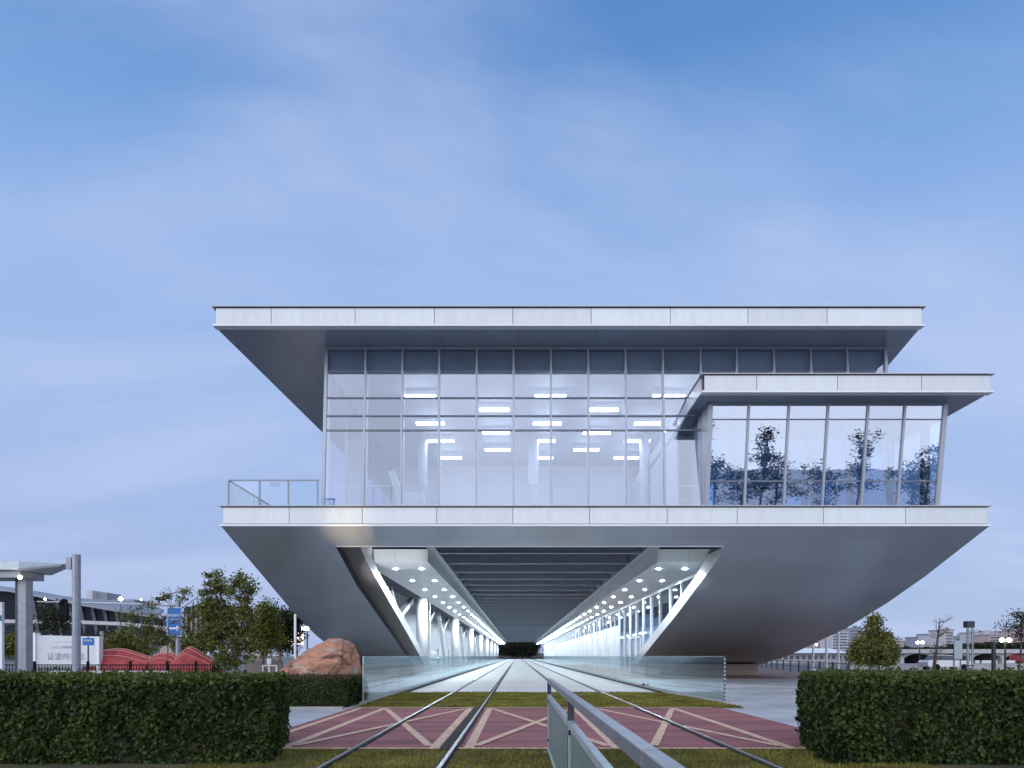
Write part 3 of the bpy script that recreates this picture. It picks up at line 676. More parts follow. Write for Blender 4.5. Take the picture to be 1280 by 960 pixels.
ts = [(i / NT) ** 1.25 for i in range(NT + 1)]
t_strip = max(t for t in ts if yscr(t) <= 686.5)
def hull(name, tab_a, tab_b, t0, t1, material, dy=0.0, cols=8):
    m = MB(); rows = [t for t in ts if t0 - 1e-9 <= t <= t1 + 1e-9]
    for t in rows:
        y, z = prof(t); y += dy; py = HY - (z - EYE) * F / y
        xa = PX(interp(tab_a, py), y); xb = PX(interp(tab_b, py), y)
        m.v += [(xa + (xb - xa) * j / cols, y, z) for j in range(cols + 1)]
    for i in range(len(rows) - 1):
        for j in range(cols):
            a = i * (cols + 1) + j; m.f.append((a, a + 1, a + cols + 2, a + cols + 1)); m.mi.append(0)
    return m.build(name, material, ST, smooth=True)
def reveal(name, tab, t0, t1, depth, material, dy=0.0, eps=0.0):
    m = MB(); rows = [t for t in ts if t0 - 1e-9 <= t <= t1 + 1e-9]
    for t in rows:
        y, z = prof(t); y += dy; py = HY - (z - EYE) * F / y; x = PX(interp(tab, py), y) + eps
        m.v += [(x, y, z), (x, y + depth, z)]
    for i in range(len(rows) - 1):
        m.f.append((2 * i, 2 * i + 1, 2 * i + 3, 2 * i + 2)); m.mi.append(0)
    return m.build(name, material, ST, smooth=True)
hull('hull_shell', L_OUT, L_IN, 0, 1, M['hull'])
hull('hull_shell', R_IN, R_OUT, 0, 1, M['hull'])
hull('entrance_soffit', L_IN, R_IN, 0, t_strip, M['hull'], cols=16)
ye, ze = prof(t_strip)
MB().box(PX(420, ye), PX(905, ye), ye + 0.004, ye + 0.16, ze - 0.035, ze + 0.10).build('entrance_soffit_edge', M['lip'], ST)
# outer flanks of the hull run back along the building
reveal('hull_flank', L_OUT, 0, 1, 58, M['hull'])
reveal('hull_flank', R_OUT, 0, 1, 58, M['hull'])
# inner edges
reveal('hull_reveal', R_IN, t_strip, 1, 3.0, M['canopy'], eps=0.0)
reveal('hull_gap_shade', L_IN, t_strip, 1, 1.6, M['dark'])  # inner face coloured dark to stand for the shade inside the gap
B_A = [(418, 676), (424, 690), (455, 739), (492, 792), (514, 822), (524, 836)]
B_B = [(451, 686), (459.6, 705), (498.5, 773), (525, 820), (533, 836)]
hull('inner_rib', B_A, B_B, ts[3], 1, M['brown'], dy=1.5, cols=3)
reveal('inner_rib_reveal', B_B, ts[3], 1, 2.6, M['canopy'], dy=1.5)
# plinths under the feet
for a, b in ((806, 947), (440, 512)):
    y = 50.2
    MB().box(PX(a, y), PX(b, y), y, y + 6, -0.04, 0.80).build('plinth', M['pedestal'], ST)
# floor of the hull shell so that the shell is closed from behind
MB().box(PX(905, 52), PX(944, 52), 52.2, 56, 0.80, 1.1).build('hull_foot', M['brown'], ST)

# --- underpass ceiling
ZB = 7.20
xl0, xl1 = -4.42, 6.94
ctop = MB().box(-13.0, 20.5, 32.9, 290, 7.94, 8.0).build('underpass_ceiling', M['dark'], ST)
beam = None; k = 0
y = 34.0
for k in range(59):
    yy = 34.2 + 4.3 * k
    if beam is None: beam = MB().box(xl0, xl1, yy, yy + 0.34, ZB, 7.93).build('ceiling_beam', M['beam'], ctop)
    else: copy_child(beam, ctop, (0, 4.3 * k, 0))
for yy in (62.6, 130, 210): MB().tube([(xl0 + .3, yy, ZB - 0.10), (xl1 - .3, yy, ZB - 0.10)], 0.10, 8).build('conduit', M['steel'], ctop)
for a, b in ((-4.86, xl0 - 0.004), (xl1 + 0.004, 7.59)):
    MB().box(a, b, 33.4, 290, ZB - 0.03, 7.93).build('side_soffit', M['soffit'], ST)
# --- platform canopies with downlights
first = None
rest = MB()
for (x0, x1, lx, nm) in ((-8.41, -4.865, (-5.62, -7.12), 'west'), (7.595, 10.97, (8.24, 9.78), 'east')):
    cn = MB().box(x0, x1, 37.0, 290, 6.5, 7.19).build('platform_canopy', M['canopy'], ST)
    jx = (x0 + x1) / 2
    MB().box(jx - 0.008, jx + 0.008, 36.994, 36.999, 6.5, 7.19).build('canopy_joint', M['trim'], cn)
    for i in range(40):
        yy = 39.9 + 6.27 * i
        for q, xx in enumerate(lx):
            if i < 25:
                if first is None:
                    first = MB().disc((0, 0, 0), 0.11, 14).build('downlight', M['lamp_white'], cn)
                    first.location = (xx, yy, 6.49)
                else: copy_child(first, cn, (xx, yy, 6.49))
            elif cn: rest.disc((xx, yy, 6.49), 0.11, 8)
tag(rest.build('far_downlights', M['lamp_white'], ST), kind='stuff')

# --- west side: columns, braces, rear wall
col0 = None
for k in range(8):
    yy = 60 + 31.6 * k
    if col0 is None: col0 = MB().tube([(-8.42, 60, -0.02), (-8.42, 60, 6.5)], 0.50, 20).build('column', M['white'], ST, smooth=True)
    else: copy_child(col0, ST, (0, 31.6 * k, 0))
MB().box(-12.6, -12.4, 46, 290, -0.02, 7.93).build('west_wall', M['panelwall'], ST)
for k in range(30):
    yy = 50 + 8 * k
    MB().box(-12.39, -12.2, yy, yy + 3.2, 0.0, 2.6).build('west_opening', M['header'], ST) if k % 2 else None
br = None
for k in range(14):
    for a, b in (((54.8, 4.4), (62.4, 6.5)), ((54.8, 4.4), (51.6, 6.5)), ((54.8, 4.4), (59.5, 0.0))):
        if k == 0:
            o = MB().bar((-9.7, a[0], a[1]), (-9.7, b[0], b[1]), 0.42, 0.42, up=(1, 0, 0)).build('brace', M['white'], ST); br = (br or []) + [o]
    if k:
        for o in br: copy_child(o, ST, (0, 16 * k, 0))
MB().box(-12.39, -8.6, 44, 290, -0.01, 0.02).build('west_platform', M['floor_in'], ST)
for yy in (64.5, 96, 128):
    MB().box(-8.9, -8.3, yy, yy + 0.5, 0, 6.5).build('dark_post', M['header'], ST)

# --- east side: glazed concourse wall, then white panels with clerestory
XG = 10.95
eg = MB().box(XG - 0.05, XG + 0.08, 41.5, 290, 6.3, 6.499).build('concourse_wall', M['canopy'], ST)
mu = None
def over_hull(y):
    t = min(1.0, (y - D - 0.02) / 21.0); return prof(t)[1] + 0.06 if y < 52 else 0.0
for k in range(3):
    yy = 41.8 + 3.48 * k
    MB().box(XG - 0.13, XG + 0.05, yy - 0.06, yy + 0.06, over_hull(yy - .06), 6.299).build('mullion', M['white'], eg)
    za, zb2 = over_hull(yy), over_hull(yy + 3.4)
    MB().add([(XG, yy + .07, za), (XG, yy + 3.41, zb2), (XG, yy + 3.41, 6.299), (XG, yy + .07, 6.299)], [(0, 1, 2, 3)]).build('window_pane', M['glass_side'], eg)
for k in range(67):
    yy = 52.24 + 3.48 * k
    if mu is None: mu = MB().box(XG - 0.13, XG + 0.05, yy - 0.06, yy + 0.06, 0.0, 6.299).build('mullion', M['white'], eg)
    else: copy_child(mu, eg, (0, 3.48 * k, 0))
for k in range(6):
    yy = 52.24 + 3.48 * k
    MB().box(XG - 0.01, XG + 0.01, yy + 0.07, yy + 3.41, 0.0, 6.299).build('window_pane', M['glass_side'], eg)
MB().box(XG - 0.02, XG + 0.06, 73.2, 200, 0.0, 4.7).build('white_wainscot', M['panelwall'], ST)
for k in range(12):
    yy = 73.2 + 10.44 * k
    MB().box(XG - 0.01, XG + 0.01, yy + 0.07, yy + 10.3, 4.75, 6.299).build('clerestory_pane', M['glass_side'], eg)
dr = MB().box(XG - 0.10, XG - 0.04, 60.5, 66, 3.05, 3.15).build('door_frame', M['white'], ST)
for yy in (60.5, 63.2, 65.9): MB().box(XG - 0.10, XG - 0.04, yy, yy + .1, 0, 3.049).build('jamb', M['white'], dr)
MB().box(15.5, 15.7, 53, 74, 0, 7.93).build('concourse_rear_wall', M['bluewall'], ST)  # added wall whose blue stands in for reflections in the concourse glass
MB().box(13.0, 13.2, 74, 290, 0, 7.93).build('bright_rear_wall', M['white'], ST)
MB().box(XG + 0.1, 15.4, 53, 290, -0.005, 0.03).build('concourse_floor', M['floor_in'], ST)
ct = None
for k in range(12):
    yy = 54 + 9 * k
    if ct is None: ct = MB().box(12.0, 12.3, yy, yy + 1.4, 6.9, 6.96).build('concourse_light', M['lamp_int'], ST)
    else: copy_child(ct, ST, (0, 9 * k, 0))
#@@REST@@

# ------------------------------------------------------------------ hedges
def hedge(name, label, front, back, zt, leafm, topm, dens_f, dens_t, size, group, seed, step=0.0):
    """front/back: two plan lines ((x0,y0),(x1,y1)); leaves sit on the outer skin, a dark mass fills the inside"""
    rnd = random.Random(seed)
    (ax, ay), (bx, by) = front; (cx, cy0), (dx, dy) = back
    t = thing(name, ((ax + bx) / 2, (ay + cy0) / 2, 0), label, 'hedge', group)
    A, B, C, Dd = Vector((ax, ay, 0)), Vector((bx, by, 0)), Vector((dx, dy, 0)), Vector((cx, cy0, 0))
    cen = (A + B + C + Dd) / 4
    def inset(v, s): return v + (cen - v).normalized() * s
    ip = [inset(v, 0.10) for v in (A, B, C, Dd)]
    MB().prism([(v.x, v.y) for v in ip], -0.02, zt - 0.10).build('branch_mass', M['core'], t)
    m = MB()
    def put(p, n, s, k):
        n = (n + Vector((rnd.gauss(0, .75), rnd.gauss(0, .75), rnd.gauss(0, .75)))).normalized()
        u = n.cross(Vector((rnd.random() - .5, rnd.random() - .5, rnd.random() - .5))).normalized(); v = n.cross(u)
        l = s * rnd.uniform(0.55, 1.35); w = l * rnd.uniform(.55, .85)
        m.add([p - u * l * .5, p - u * l * .1 + v * w * .5 - n * l * .1, p + u * l * .5 - n * l * .12, p - u * l * .1 - v * w * .5 - n * l * .1], [(0, 1, 2, 3)], k)
    def skin(p0, p1, n, count, z0, z1):
        d = p1 - p0
        for _ in range(count):
            a = rnd.random(); z = z0 + (z1 - z0) * rnd.random()
            p = p0 + d * a; p.z = z
            q = noise.noise(p * 2.2) * 0.07 + noise.noise(p * 7) * 0.04
            # rounded shoulder near the top edge
            e = max(0.0, (z - (z1 - 0.10)) / 0.10); q -= 0.06 * e * e
            p += n * (q + rnd.uniform(-0.11, 0.05))
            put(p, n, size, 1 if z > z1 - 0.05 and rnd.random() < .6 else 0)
    edges = [(A, B), (B, C), (C, Dd), (Dd, A)]
    for i, (p, q) in enumerate(edges):
        d = q - p; n = Vector((d.y, -d.x, 0)).normalized()
        if (cen - p).dot(n) > 0: n = -n
        f = dens_f if i in (0, 1, 3) else dens_f * 0.25
        skin(p, q, n, int(d.length * zt * f), 0.0, zt)
    area = ((B - A).length + (C - Dd).length) / 2 * abs(cy0 - ay)
    for _ in range(int(area * dens_t)):
        u, v = rnd.random(), rnd.random()
        p = (A.lerp(B, u)).lerp(Dd.lerp(C, u), v)
        p.z = zt + noise.noise(p * 2.5) * 0.035 + noise.noise(p * 8) * 0.02 + rnd.uniform(-0.06, 0.02) + (rnd.uniform(0, .05) if rnd.random() < .1 else 0)
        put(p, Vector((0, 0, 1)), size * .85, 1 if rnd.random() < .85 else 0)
    for _ in range(int(area * 14)):
        u, v = rnd.random(), rnd.random() ** 1.5
        p = (A.lerp(B, u)).lerp(Dd.lerp(C, u), v); h = rnd.uniform(.04, .13); p.z = zt; q = p + Vector((rnd.uniform(-.04, .04), rnd.uniform(-.04, .04), h))
        m.tube([p, q], [.003, .0015], 4, 1, cap=False)
        for k in range(5): put(p.lerp(q, rnd.uniform(.3, 1)) + Vector((rnd.uniform(-.015, .015), rnd.uniform(-.015, .015), 0)), Vector((rnd.gauss(0, 1), rnd.gauss(0, 1), .4)), size * .7, 1)
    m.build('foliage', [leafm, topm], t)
    return t
hedge('hedge', 'tall clipped dark green hedge below the picket fence and bus canopy', ((-7.9, 8.85), (-3.22, 8.85)), ((-9.5, 11.35), (-3.85, 11.35)), 1.095, M['hedge'], M['hedgetop'], 3300, 2400, 0.066, 'tall clipped hedges beside the crossing', 3)
hedge('hedge', 'tall clipped dark green hedge in front of the light column and conical tree', ((4.03, 8.8), (7.9, 8.8)), ((4.68, 11.3), (9.8, 11.3)), 1.125, M['hedge'], M['hedgetop'], 3300, 2400, 0.066, 'tall clipped hedges beside the crossing', 4)
hedge('low_hedge', 'low hedge with reddish dry twigs on top, below the boulder', ((-7.4, 18.6), (-4.70, 18.6)), ((-8.0, 21.4), (-4.75, 21.4)), 0.80, M['hedge'], M['twig'], 2400, 1600, 0.055, None, 5)

# ------------------------------------------------------------------ boulder
def boulder():
    bm = bmesh.new(); bmesh.ops.create_icosphere(bm, subdivisions=6, radius=1.0)
    cx, cy0 = PX(393, 23.6), 23.6
    rnd = random.Random(11)
    planes = [((-0.75, -0.35, 0.56), 0.62), ((-0.2, -0.75, 0.62), 0.66), ((0.45, -0.6, 0.66), 0.70), ((0.85, -0.2, 0.48), 0.60), ((0.25, -0.95, 0.12), 0.74), ((-0.55, -0.8, 0.1), 0.76), ((0.05, 0.1, 1), 0.93), ((-0.9, -.1, .1), 0.88), ((0.65, -0.75, .05), 0.72), ((0, 1, .3), 0.7)]
    planes = [(Vector(n).normalized(), d) for n, d in planes]
    for v in bm.verts:
        p = v.co.normalized(); r = 1.0
        for n, d in planes:
            c = p.dot(n)
            if c > 1e-3: r = min(r, d / c)
        r += 0.022 * noise.noise(p * 2.5) + 0.02 * noise.noise(p * 6) + 0.012 * noise.noise(p * 17)
        vd, _p = noise.voronoi(p * 1.9 + Vector((3, 1, 2))); r += 0.10 * (vd[0] - 0.35)
        # crevices
        r -= 0.05 * max(0, 1 - abs(noise.noise(p * 1.8 + Vector((5, 1, 2)))) * 14)
        q = p * r
        v.co = Vector((q.x * 1.36 + 0.50 * q.z, q.y * 1.0, max(q.z * 1.22, -0.6) + 0.6 + 0.42))
    me = bpy.data.meshes.new('boulder'); bm.to_mesh(me); bm.free()
    zs = [v.co.z for v in me.vertices]; k = 2.06 / max(zs)
    xs = [v.co.x for v in me.vertices]; kx = (PX(447, 23.6) - PX(338, 23.6)) / (max(xs) - min(xs))
    for v in me.vertices: v.co.z *= k; v.co.x = (v.co.x - (max(xs) + min(xs)) / 2) * kx
    me.materials.append(M['boulder']); me.polygons.foreach_set('use_smooth', [True] * len(me.polygons))
    o = bpy.data.objects.new('boulder', me); COL.objects.link(o); o.location = (cx, cy0, -0.05)
    tag(o, 'orange and cream granite boulder standing behind the low hedge', 'rock')
boulder()

# ------------------------------------------------------------------ trees
def tree(name, label, cat, px, d, trunk_px, ells, n_clump, n_leaf, size, lm, bark, tr=0.06, group=None, seed=1, spread=0.22, limbs=True, depth=1.0):
    """ells: crown volumes as (px, py, rx, ry) in photo pixels at distance d; each gets real depth"""
    rnd = random.Random(seed)
    bx = PX(px, d); t = thing(name, (bx, d, 0), label, cat, group)
    s = d / F
    tips = []
    tot = sum(e[2] * e[3] for e in ells)
    for ex, ey, rx, ry in ells:
        c = P(ex, ey, d)
        for _ in range(max(2, int(n_clump * rx * ry / tot))):
            while True:
                q = Vector((rnd.uniform(-1, 1), rnd.uniform(-1, 1), rnd.uniform(-1, 1)))
                if q.length < 1: break
            q = q.normalized() * (q.length ** 0.6)
            tips.append(c + Vector((q.x * rx * s, q.y * rx * s * depth, q.z * ry * s)))
    m = MB()
    top = max(p.z for p in tips)
    forks = []
    for tp in trunk_px:
        xs = PX(tp[0], d); xe = PX(tp[1], d); ze = PZ(tp[2], d)
        pts, rs = [], []
        oy = rnd.uniform(-.15, .15)
        for i in range(7):
            u = i / 6
            pts.append(Vector((xs + (xe - xs) * u + rnd.uniform(-.04, .04) * (0 < i), d + oy + rnd.uniform(-.05, .05), -0.03 + (ze + .03) * u))); rs.append(tr * (1 - 0.75 * u))
        m.tube(pts, rs, 7); forks += pts[2:]
    if limbs:
        for tip in tips[:: max(1, len(tips) // 60)]:
            f = min([q for q in forks if q.z < tip.z + 0.1] or forks, key=lambda q: (q - tip).length + rnd.uniform(0, .6))
            mid = f.lerp(tip, 0.5) + Vector((0, 0, 0.06))
            m.tube([f, mid, tip], [tr * 0.35, tr * 0.2, tr * 0.08], 5, cap=False)
    m.build('trunk', bark, t, smooth=True)
    c = MB()
    per = max(1, n_leaf // len(tips))
    for tip in tips:
        sp = spread * rnd.uniform(0.6, 1.3)
        for _ in range(per):
            p = tip + Vector((rnd.gauss(0, sp), rnd.gauss(0, sp), rnd.gauss(0, sp * 0.8)))
            if p.z < 0.05: continue
            n = Vector((rnd.gauss(0, .7), rnd.gauss(0, .7), rnd.gauss(0.5, .6))).normalized()
            u = n.cross(Vector((rnd.random() - .5, rnd.random() - .5, rnd.random() - .5))).normalized(); v = n.cross(u)
            l = size * rnd.uniform(0.6, 1.3); w = l * 0.5
            c.add([p - u * l * .5, p + v * w * .5, p + u * l * .5, p - v * w * .5], [(0, 1, 2, 3)])
    c.build('crown', lm, t)
    return t
tree('young_tree', 'tall airy olive-green tree with two slim trunks, right of the blue arrow sign', 'tree', 284, 30, [(281, 272, 716), (293, 300, 735)],
     [(266, 736, 12, 24), (300, 738, 15, 22), (270, 768, 17, 22), (300, 776, 17, 22), (283, 800, 24, 22), (262, 792, 14, 24), (308, 806, 16, 18), (284, 826, 16, 12)], 240, 15000, 0.14, M['leafA'], M['palebark'], 0.07, seed=21, spread=0.14)
tree('round_tree', 'yellow-green tree standing between the airy tree and the dark tree', 'tree', 328, 35, [(328, 330, 765)],
     [(330, 768, 14, 16), (322, 790, 17, 20), (338, 795, 15, 20), (326, 808, 14, 10)], 120, 7000, 0.15, M['leafB'], M['bark'], 0.08, seed=22, spread=0.20)
tree('dark_tree', 'dark dense tree beside the lit white sign under the hull', 'tree', 352, 42, [(350, 352, 768)],
     [(346, 772, 20, 14), (364, 776, 14, 14), (340, 792, 20, 18), (366, 795, 13, 12), (352, 806, 18, 8)], 150, 8000, 0.18, M['leafC'], M['bark'], 0.10, seed=23, spread=0.24)
tree('layered_tree', 'thin young tree with flat leaf layers, left of the blue arrow sign', 'tree', 190, 35, [(191, 190, 752)],
     [(182, 757, 12, 3), (165, 770, 14, 4), (196, 772, 12, 4), (178, 786, 18, 7), (202, 795, 12, 10), (188, 805, 14, 10)], 60, 2600, 0.14, M['leafA'], M['palebark'], 0.035, seed=24, spread=0.16)
tree('layered_tree', 'thin young tree whose flat top leaves rise above the blue arrow sign', 'tree', 212, 36, [(206, 214, 742)],
     [(232, 740, 9, 4), (214, 744, 8, 3), (206, 747, 4, 2), (228, 748, 8, 3), (240, 770, 10, 8), (238, 785, 10, 8)], 40, 1500, 0.13, M['leafA'], M['palebark'], 0.035, seed=25, spread=0.13)
tree('conical_tree', 'bushy conical olive-green tree behind the tall hedge, beside the white poles', 'tree', 1092, 32, [(1088, 1092, 775), (1098, 1096, 795)],
     [(1093, 783, 8, 13), (1088, 797, 14, 12), (1101, 800, 13, 12), (1080, 812, 15, 13), (1105, 813, 14, 13), (1092, 818, 24, 14), (1073, 824, 10, 9), (1112, 824, 9, 9)], 260, 15000, 0.13, M['leafA'], M['bark'], 0.06, seed=26, spread=0.14)
tree('round_shrub_tree', 'round mid-green tree behind the red fabric sculpture', 'tree', 152, 62, [(152, 152, 795)], [(152, 806, 17, 14), (140, 812, 10, 9), (164, 814, 10, 8)], 70, 3500, 0.30, M['leafB'], M['bark'], 0.12, seed=27, spread=0.35)
tree('round_shrub_tree', 'round blackish-green tree between the white billboard and mid-green tree', 'tree', 122, 64, [(122, 122, 800)], [(122, 812, 12, 11), (130, 818, 9, 8)], 50, 2500, 0.30, M['leafC'], M['bark'], 0.12, seed=28, spread=0.35)
tree('round_shrub_tree', 'round blackish-green tree right of the mid-green tree', 'tree', 172, 66, [(172, 172, 800)], [(173, 808, 9, 12), (178, 818, 8, 8)], 40, 2000, 0.30, M['leafC'], M['bark'], 0.12, seed=29, spread=0.35)
tree('broad_shrub_tree', 'broad olive tree between the bus canopy column and white billboard', 'tree', 29, 60, [(29, 29, 795)], [(24, 804, 12, 13), (36, 810, 10, 12), (12, 806, 10, 12)], 70, 3500, 0.30, M['leafB'], M['bark'], 0.12, seed=30, spread=0.3)
tree('brown_tree', 'brownish thin-leaved tree in front of the exhibition hall, behind the traffic signal', 'tree', 68, 75, [(68, 68, 755)], [(66, 765, 13, 12), (74, 778, 14, 12), (60, 780, 10, 10)], 60, 2200, 0.32, M['leafC'], M['bark'], 0.13, seed=31, spread=0.5)
tree('olive_tree', 'small olive tree behind the sculpture, at the foot of the hall canopy', 'tree', 248, 55, [(248, 248, 790)], [(246, 803, 10, 10), (256, 808, 8, 8), (228, 806, 9, 8)], 50, 2200, 0.25, M['leafB'], M['bark'], 0.1, seed=32, spread=0.3)
tree('street_tree', 'broad leafy tree near the pavement edge, right edge of the view', 'tree', 1276, 45, [(1272, 1276, 772)], [(1268, 772, 12, 6), (1284, 772, 12, 8), (1262, 782, 14, 5), (1282, 786, 16, 7), (1274, 795, 10, 4)], 60, 900, 0.16, M['leafC'], M['bark'], 0.09, seed=33, spread=0.25)
for i, (px, w, top, lab) in enumerate(((629, 9, 801, 'dark broad tree closing the tunnel view at its west side'), (641, 9, 798, 'tallest dark tree in the row at the tunnel end'),
                                   (653, 8, 800, 'dark tree at the tunnel end, right of the tallest one'), (664, 8, 802, 'dark tree closing the tunnel view at its east side'))):
    tree('tunnel_end_tree', lab, 'tree', px, 330 + 4 * i, [(px, px, 806)], [(px, (top + 812) / 2, w, (813 - top) / 2), (px, 814, w * .8, 4)], 60, 3200, 1.1, M['leafD'], M['bark'], 0.4, 'dark trees at the end of the tunnel', seed=40 + i, spread=1.2)
MB_wall = MB().box(PX(615, 345), PX(680, 345), 345, 346, 0, PZ(816.5, 345))
tag(MB_wall.build('boundary_wall', M['brown']), 'low brown boundary wall under the trees at the tunnel end', 'wall')
# bare tree
def bare_tree():
    rnd = random.Random(5); d = 40; t = thing('bare_tree', (PX(1167, d), d, 0), 'leafless thin tree with level twigs, left of the light column', 'tree')
    a, b = P(1165, 846, d), P(1175, 773, d); a.z = -0.02
    MB().tube([a, a.lerp(b, .5) + Vector((.03, 0, 0)), b], [0.11, 0.07, 0.02], 7).build('trunk', M['bark'], t, smooth=True)
    for k in range(26):
        u = rnd.uniform(0.25, 0.98); p = a.lerp(b, u); an = rnd.uniform(0, 6.28); l = rnd.uniform(0.5, 1.25) * (1.25 - 0.55 * u)
        e = p + Vector((math.cos(an) * l, math.sin(an) * l, rnd.uniform(0.05, 0.45)))
        m = MB(); m.tube([p, p.lerp(e, .5) - Vector((0, 0, .05)), e], [0.022, 0.014, 0.005], 5, cap=False)
        for q in range(5):
            s = p.lerp(e, rnd.uniform(.35, 1)); f = s + Vector((rnd.uniform(-.25, .25), rnd.uniform(-.25, .25), rnd.uniform(0.0, .28)))
            m.tube([s, f], [0.008, 0.004], 4, cap=False)
        m.build('bough', M['bark'], t)
bare_tree()

# ------------------------------------------------------------------ west background
d = 30
pf = thing('picket_fence', (PX(130, d), d, 0), 'black metal picket fence along the pavement behind the tall hedge', 'fence')
x0, x1 = PX(-40, d), PX(268, d)
zf = PZ(830.5, d)
MB().box(x0, x1, d - .02, d + .02, zf - 0.05, zf).build('top_rail', M['black'], pf)
MB().box(x0, x1, d - .02, d + .02, 0.10, 0.15).build('bottom_rail', M['black'], pf)
MB().box(x0, x1, d - .018, d + .018, zf - 0.22, zf - 0.19).build('middle_rail', M['black'], pf)
pk = MB(); x = x0
while x < x1: pk.box(x - .012, x + .012, d - .012, d + .012, 0.151, zf - 0.051); x += 0.13
tag(pk.build('picket', M['black'], pf), kind='stuff')
for px in (-20, 43, 110, 163, 209, 245, 267):
    MB().box(PX(px, d) - .045, PX(px, d) + .045, d - .045, d + .045, 0, zf + 0.14).build('post', M['black'], pf)

d = 27.5
gr = thing('guard_rail', (PX(100, d), d, 0), 'pale blue metal barrier strip low in front of the picket fence', 'barrier')
MB().box(PX(60, d), PX(215, d), d, d + .06, 0.62, 0.80).build('beam', M['frostframe'], gr)
for px in (62, 102, 138, 174, 212): MB().box(PX(px, d) - .03, PX(px, d) + .03, d + .061, d + .12, 0, 0.78).build('post', M['frostframe'], gr)

# bus canopy with its mast
d = 20
bc = thing('bus_canopy', (PX(10, d), d, 0), 'white tilted bus stop canopy on a grey column, hung from a tall mast', 'shelter')
xa, xb = PX(-70, d), PX(62, d)
xm = PX(24, d)
for q, (x0_, x1_, a0, a1) in enumerate(((xa, xm, 712, 712), (xm, xb, 712, 704.5))):
    MB().hexa([(x0_, d + .3 * q * 0, PZ(a0, d)), (x1_, d + .5 * q, PZ(a1, d)), (x1_, d + 1.4 - .5 * q, PZ(a1, d)), (x0_, d + 1.4, PZ(a0, d))], [(x0_, d, PZ(702, d)), (x1_, d + .5 * q, PZ(701.5, d)), (x1_, d + 1.4 - .5 * q, PZ(701.5, d)), (x0_, d + 1.4, PZ(702, d))]).build('roof', M['frostframe'], bc)
MB().box(xa, xm - .1, d + .15, d + 1.2, PZ(721, d), PZ(712, d) - .003).build('under_beam', M['steel'], bc)
MB().bar((xm, d - .04, PZ(712, d)), (xb, d + .46, PZ(704.5, d)), .06, .06).build('edge_beam', M['steel'], bc)
x = PX(11, d)
MB().box(x - .10, x + .14, d + .5, d + .8, 0, PZ(721, d) - .002).build('column', M['steel'], bc)
MB().box(x - .22, x - .101, d + .55, d + .78, 0, PZ(721, d) - .002).build('column_flange', M['steel_dark'], bc)
MB().bar((xb - .05, d + .75, PZ(703.3, d)), (PX(82, d), d + .2, PZ(703.5, d)), 0.09, 0.09).build('arm', M['steel'], bc)
MB().box(PX(79, d), PX(85.5, d), d + .12, d + .30, PZ(710.5, d), PZ(696, d)).build('bracket', M['steel'], bc)
MB().tube([(PX(90, d), d + .2, 0), (PX(90, d), d + .2, PZ(692, d))], 0.115, 16).build('mast', M['steel'], bc, smooth=False)
MB().ball(P(25, 721.5, d - .05), 0.055).build('lamp', M['lamp_warm'], bc)
d = 21.5
ap = thing('advert_panel', (PX(-6, d), d, 0), 'white shelter panel with a teal stripe, behind the canopy column', 'panel')
MB().box(PX(-40, d), PX(2.5, d), d, d + .1, 0.4, 3.1).build('board', M['sign_white'], ap)
MB().box(PX(-40, d), PX(2, d), d - .02, d - .004, PZ(776, d), PZ(769, d)).build('stripe', M['teal'], ap)

# white billboard
d = 40
bb = thing('billboard', (PX(77, d), d, 0), 'white freestanding billboard with grey lettering behind the picket fence', 'billboard')
xa, xb, z0, z1 = PX(46, d), PX(110, d), PZ(833, d), PZ(794, d)
MB().hexa([(xa, d, z0), (xb, d + 1, z0), (xb, d + 1.2, z0), (xa, d + .2, z0)], [(xa, d, z1), (xb, d + 1, z1 - .05), (xb, d + 1.2, z1 - .05), (xa, d + .2, z1)]).build('board', M['sign_white'], bb)
MB().box(xa - .16, xa + .02, d - .16, d + .3, 0, PZ(791, d)).build('side_post', M['sign_white'], bb)
MB().box(xb - .05, xb + .1, d + .9, d + 1.3, 0, z1 - 0.05).build('side_post', M['sign_white'], bb)
for xq in (xa + .4, xb - .4): MB().box(xq - .06, xq + .06, d + 1.21, d + 1.32, 0, z1 - .2).build('leg', M['steel'], bb)
dn = Vector((xb - xa, 1, 0)).normalized()
def onb(px, py): return Vector((PX(px, d), d + (PX(px, d) - xa) / (xb - xa) - 0.02, PZ(py, d)))
text_mesh('证游州主会', 0.46, 'lettering', M['greytext'], bb, onb(76, 821), xdir=dn, depth=0.004, width=1.9)
text_mesh('—————————', 0.14, 'lettering', M['greytext'], bb, onb(73, 802), xdir=dn, depth=0.004, width=1.15)
text_mesh('二○二二年新春花市', 0.17, 'lettering', M['greytext'], bb, onb(73, 809), xdir=dn, depth=0.004, width=1.2)
d = 34
bs = thing('street_sign', (PX(110, d), d, 0), 'small blue street name sign on a thin pole beside the billboard', 'sign')
MB().box(PX(103, d), PX(117.5, d), d, d + .03, PZ(806.5, d), PZ(797.5, d)).build('plate', M['sign_blue'], bs)
MB().tube([(PX(109, d), d + .08, 0), (PX(109, d), d + .08, PZ(796, d))], 0.035, 8).build('pole', M['steel_dark'], bs)
text_mesh('新港东路', 0.12, 'lettering', M['sign_white'], bs, (PX(110, d), d - .012, PZ(801, d)), depth=.003, width=.4)

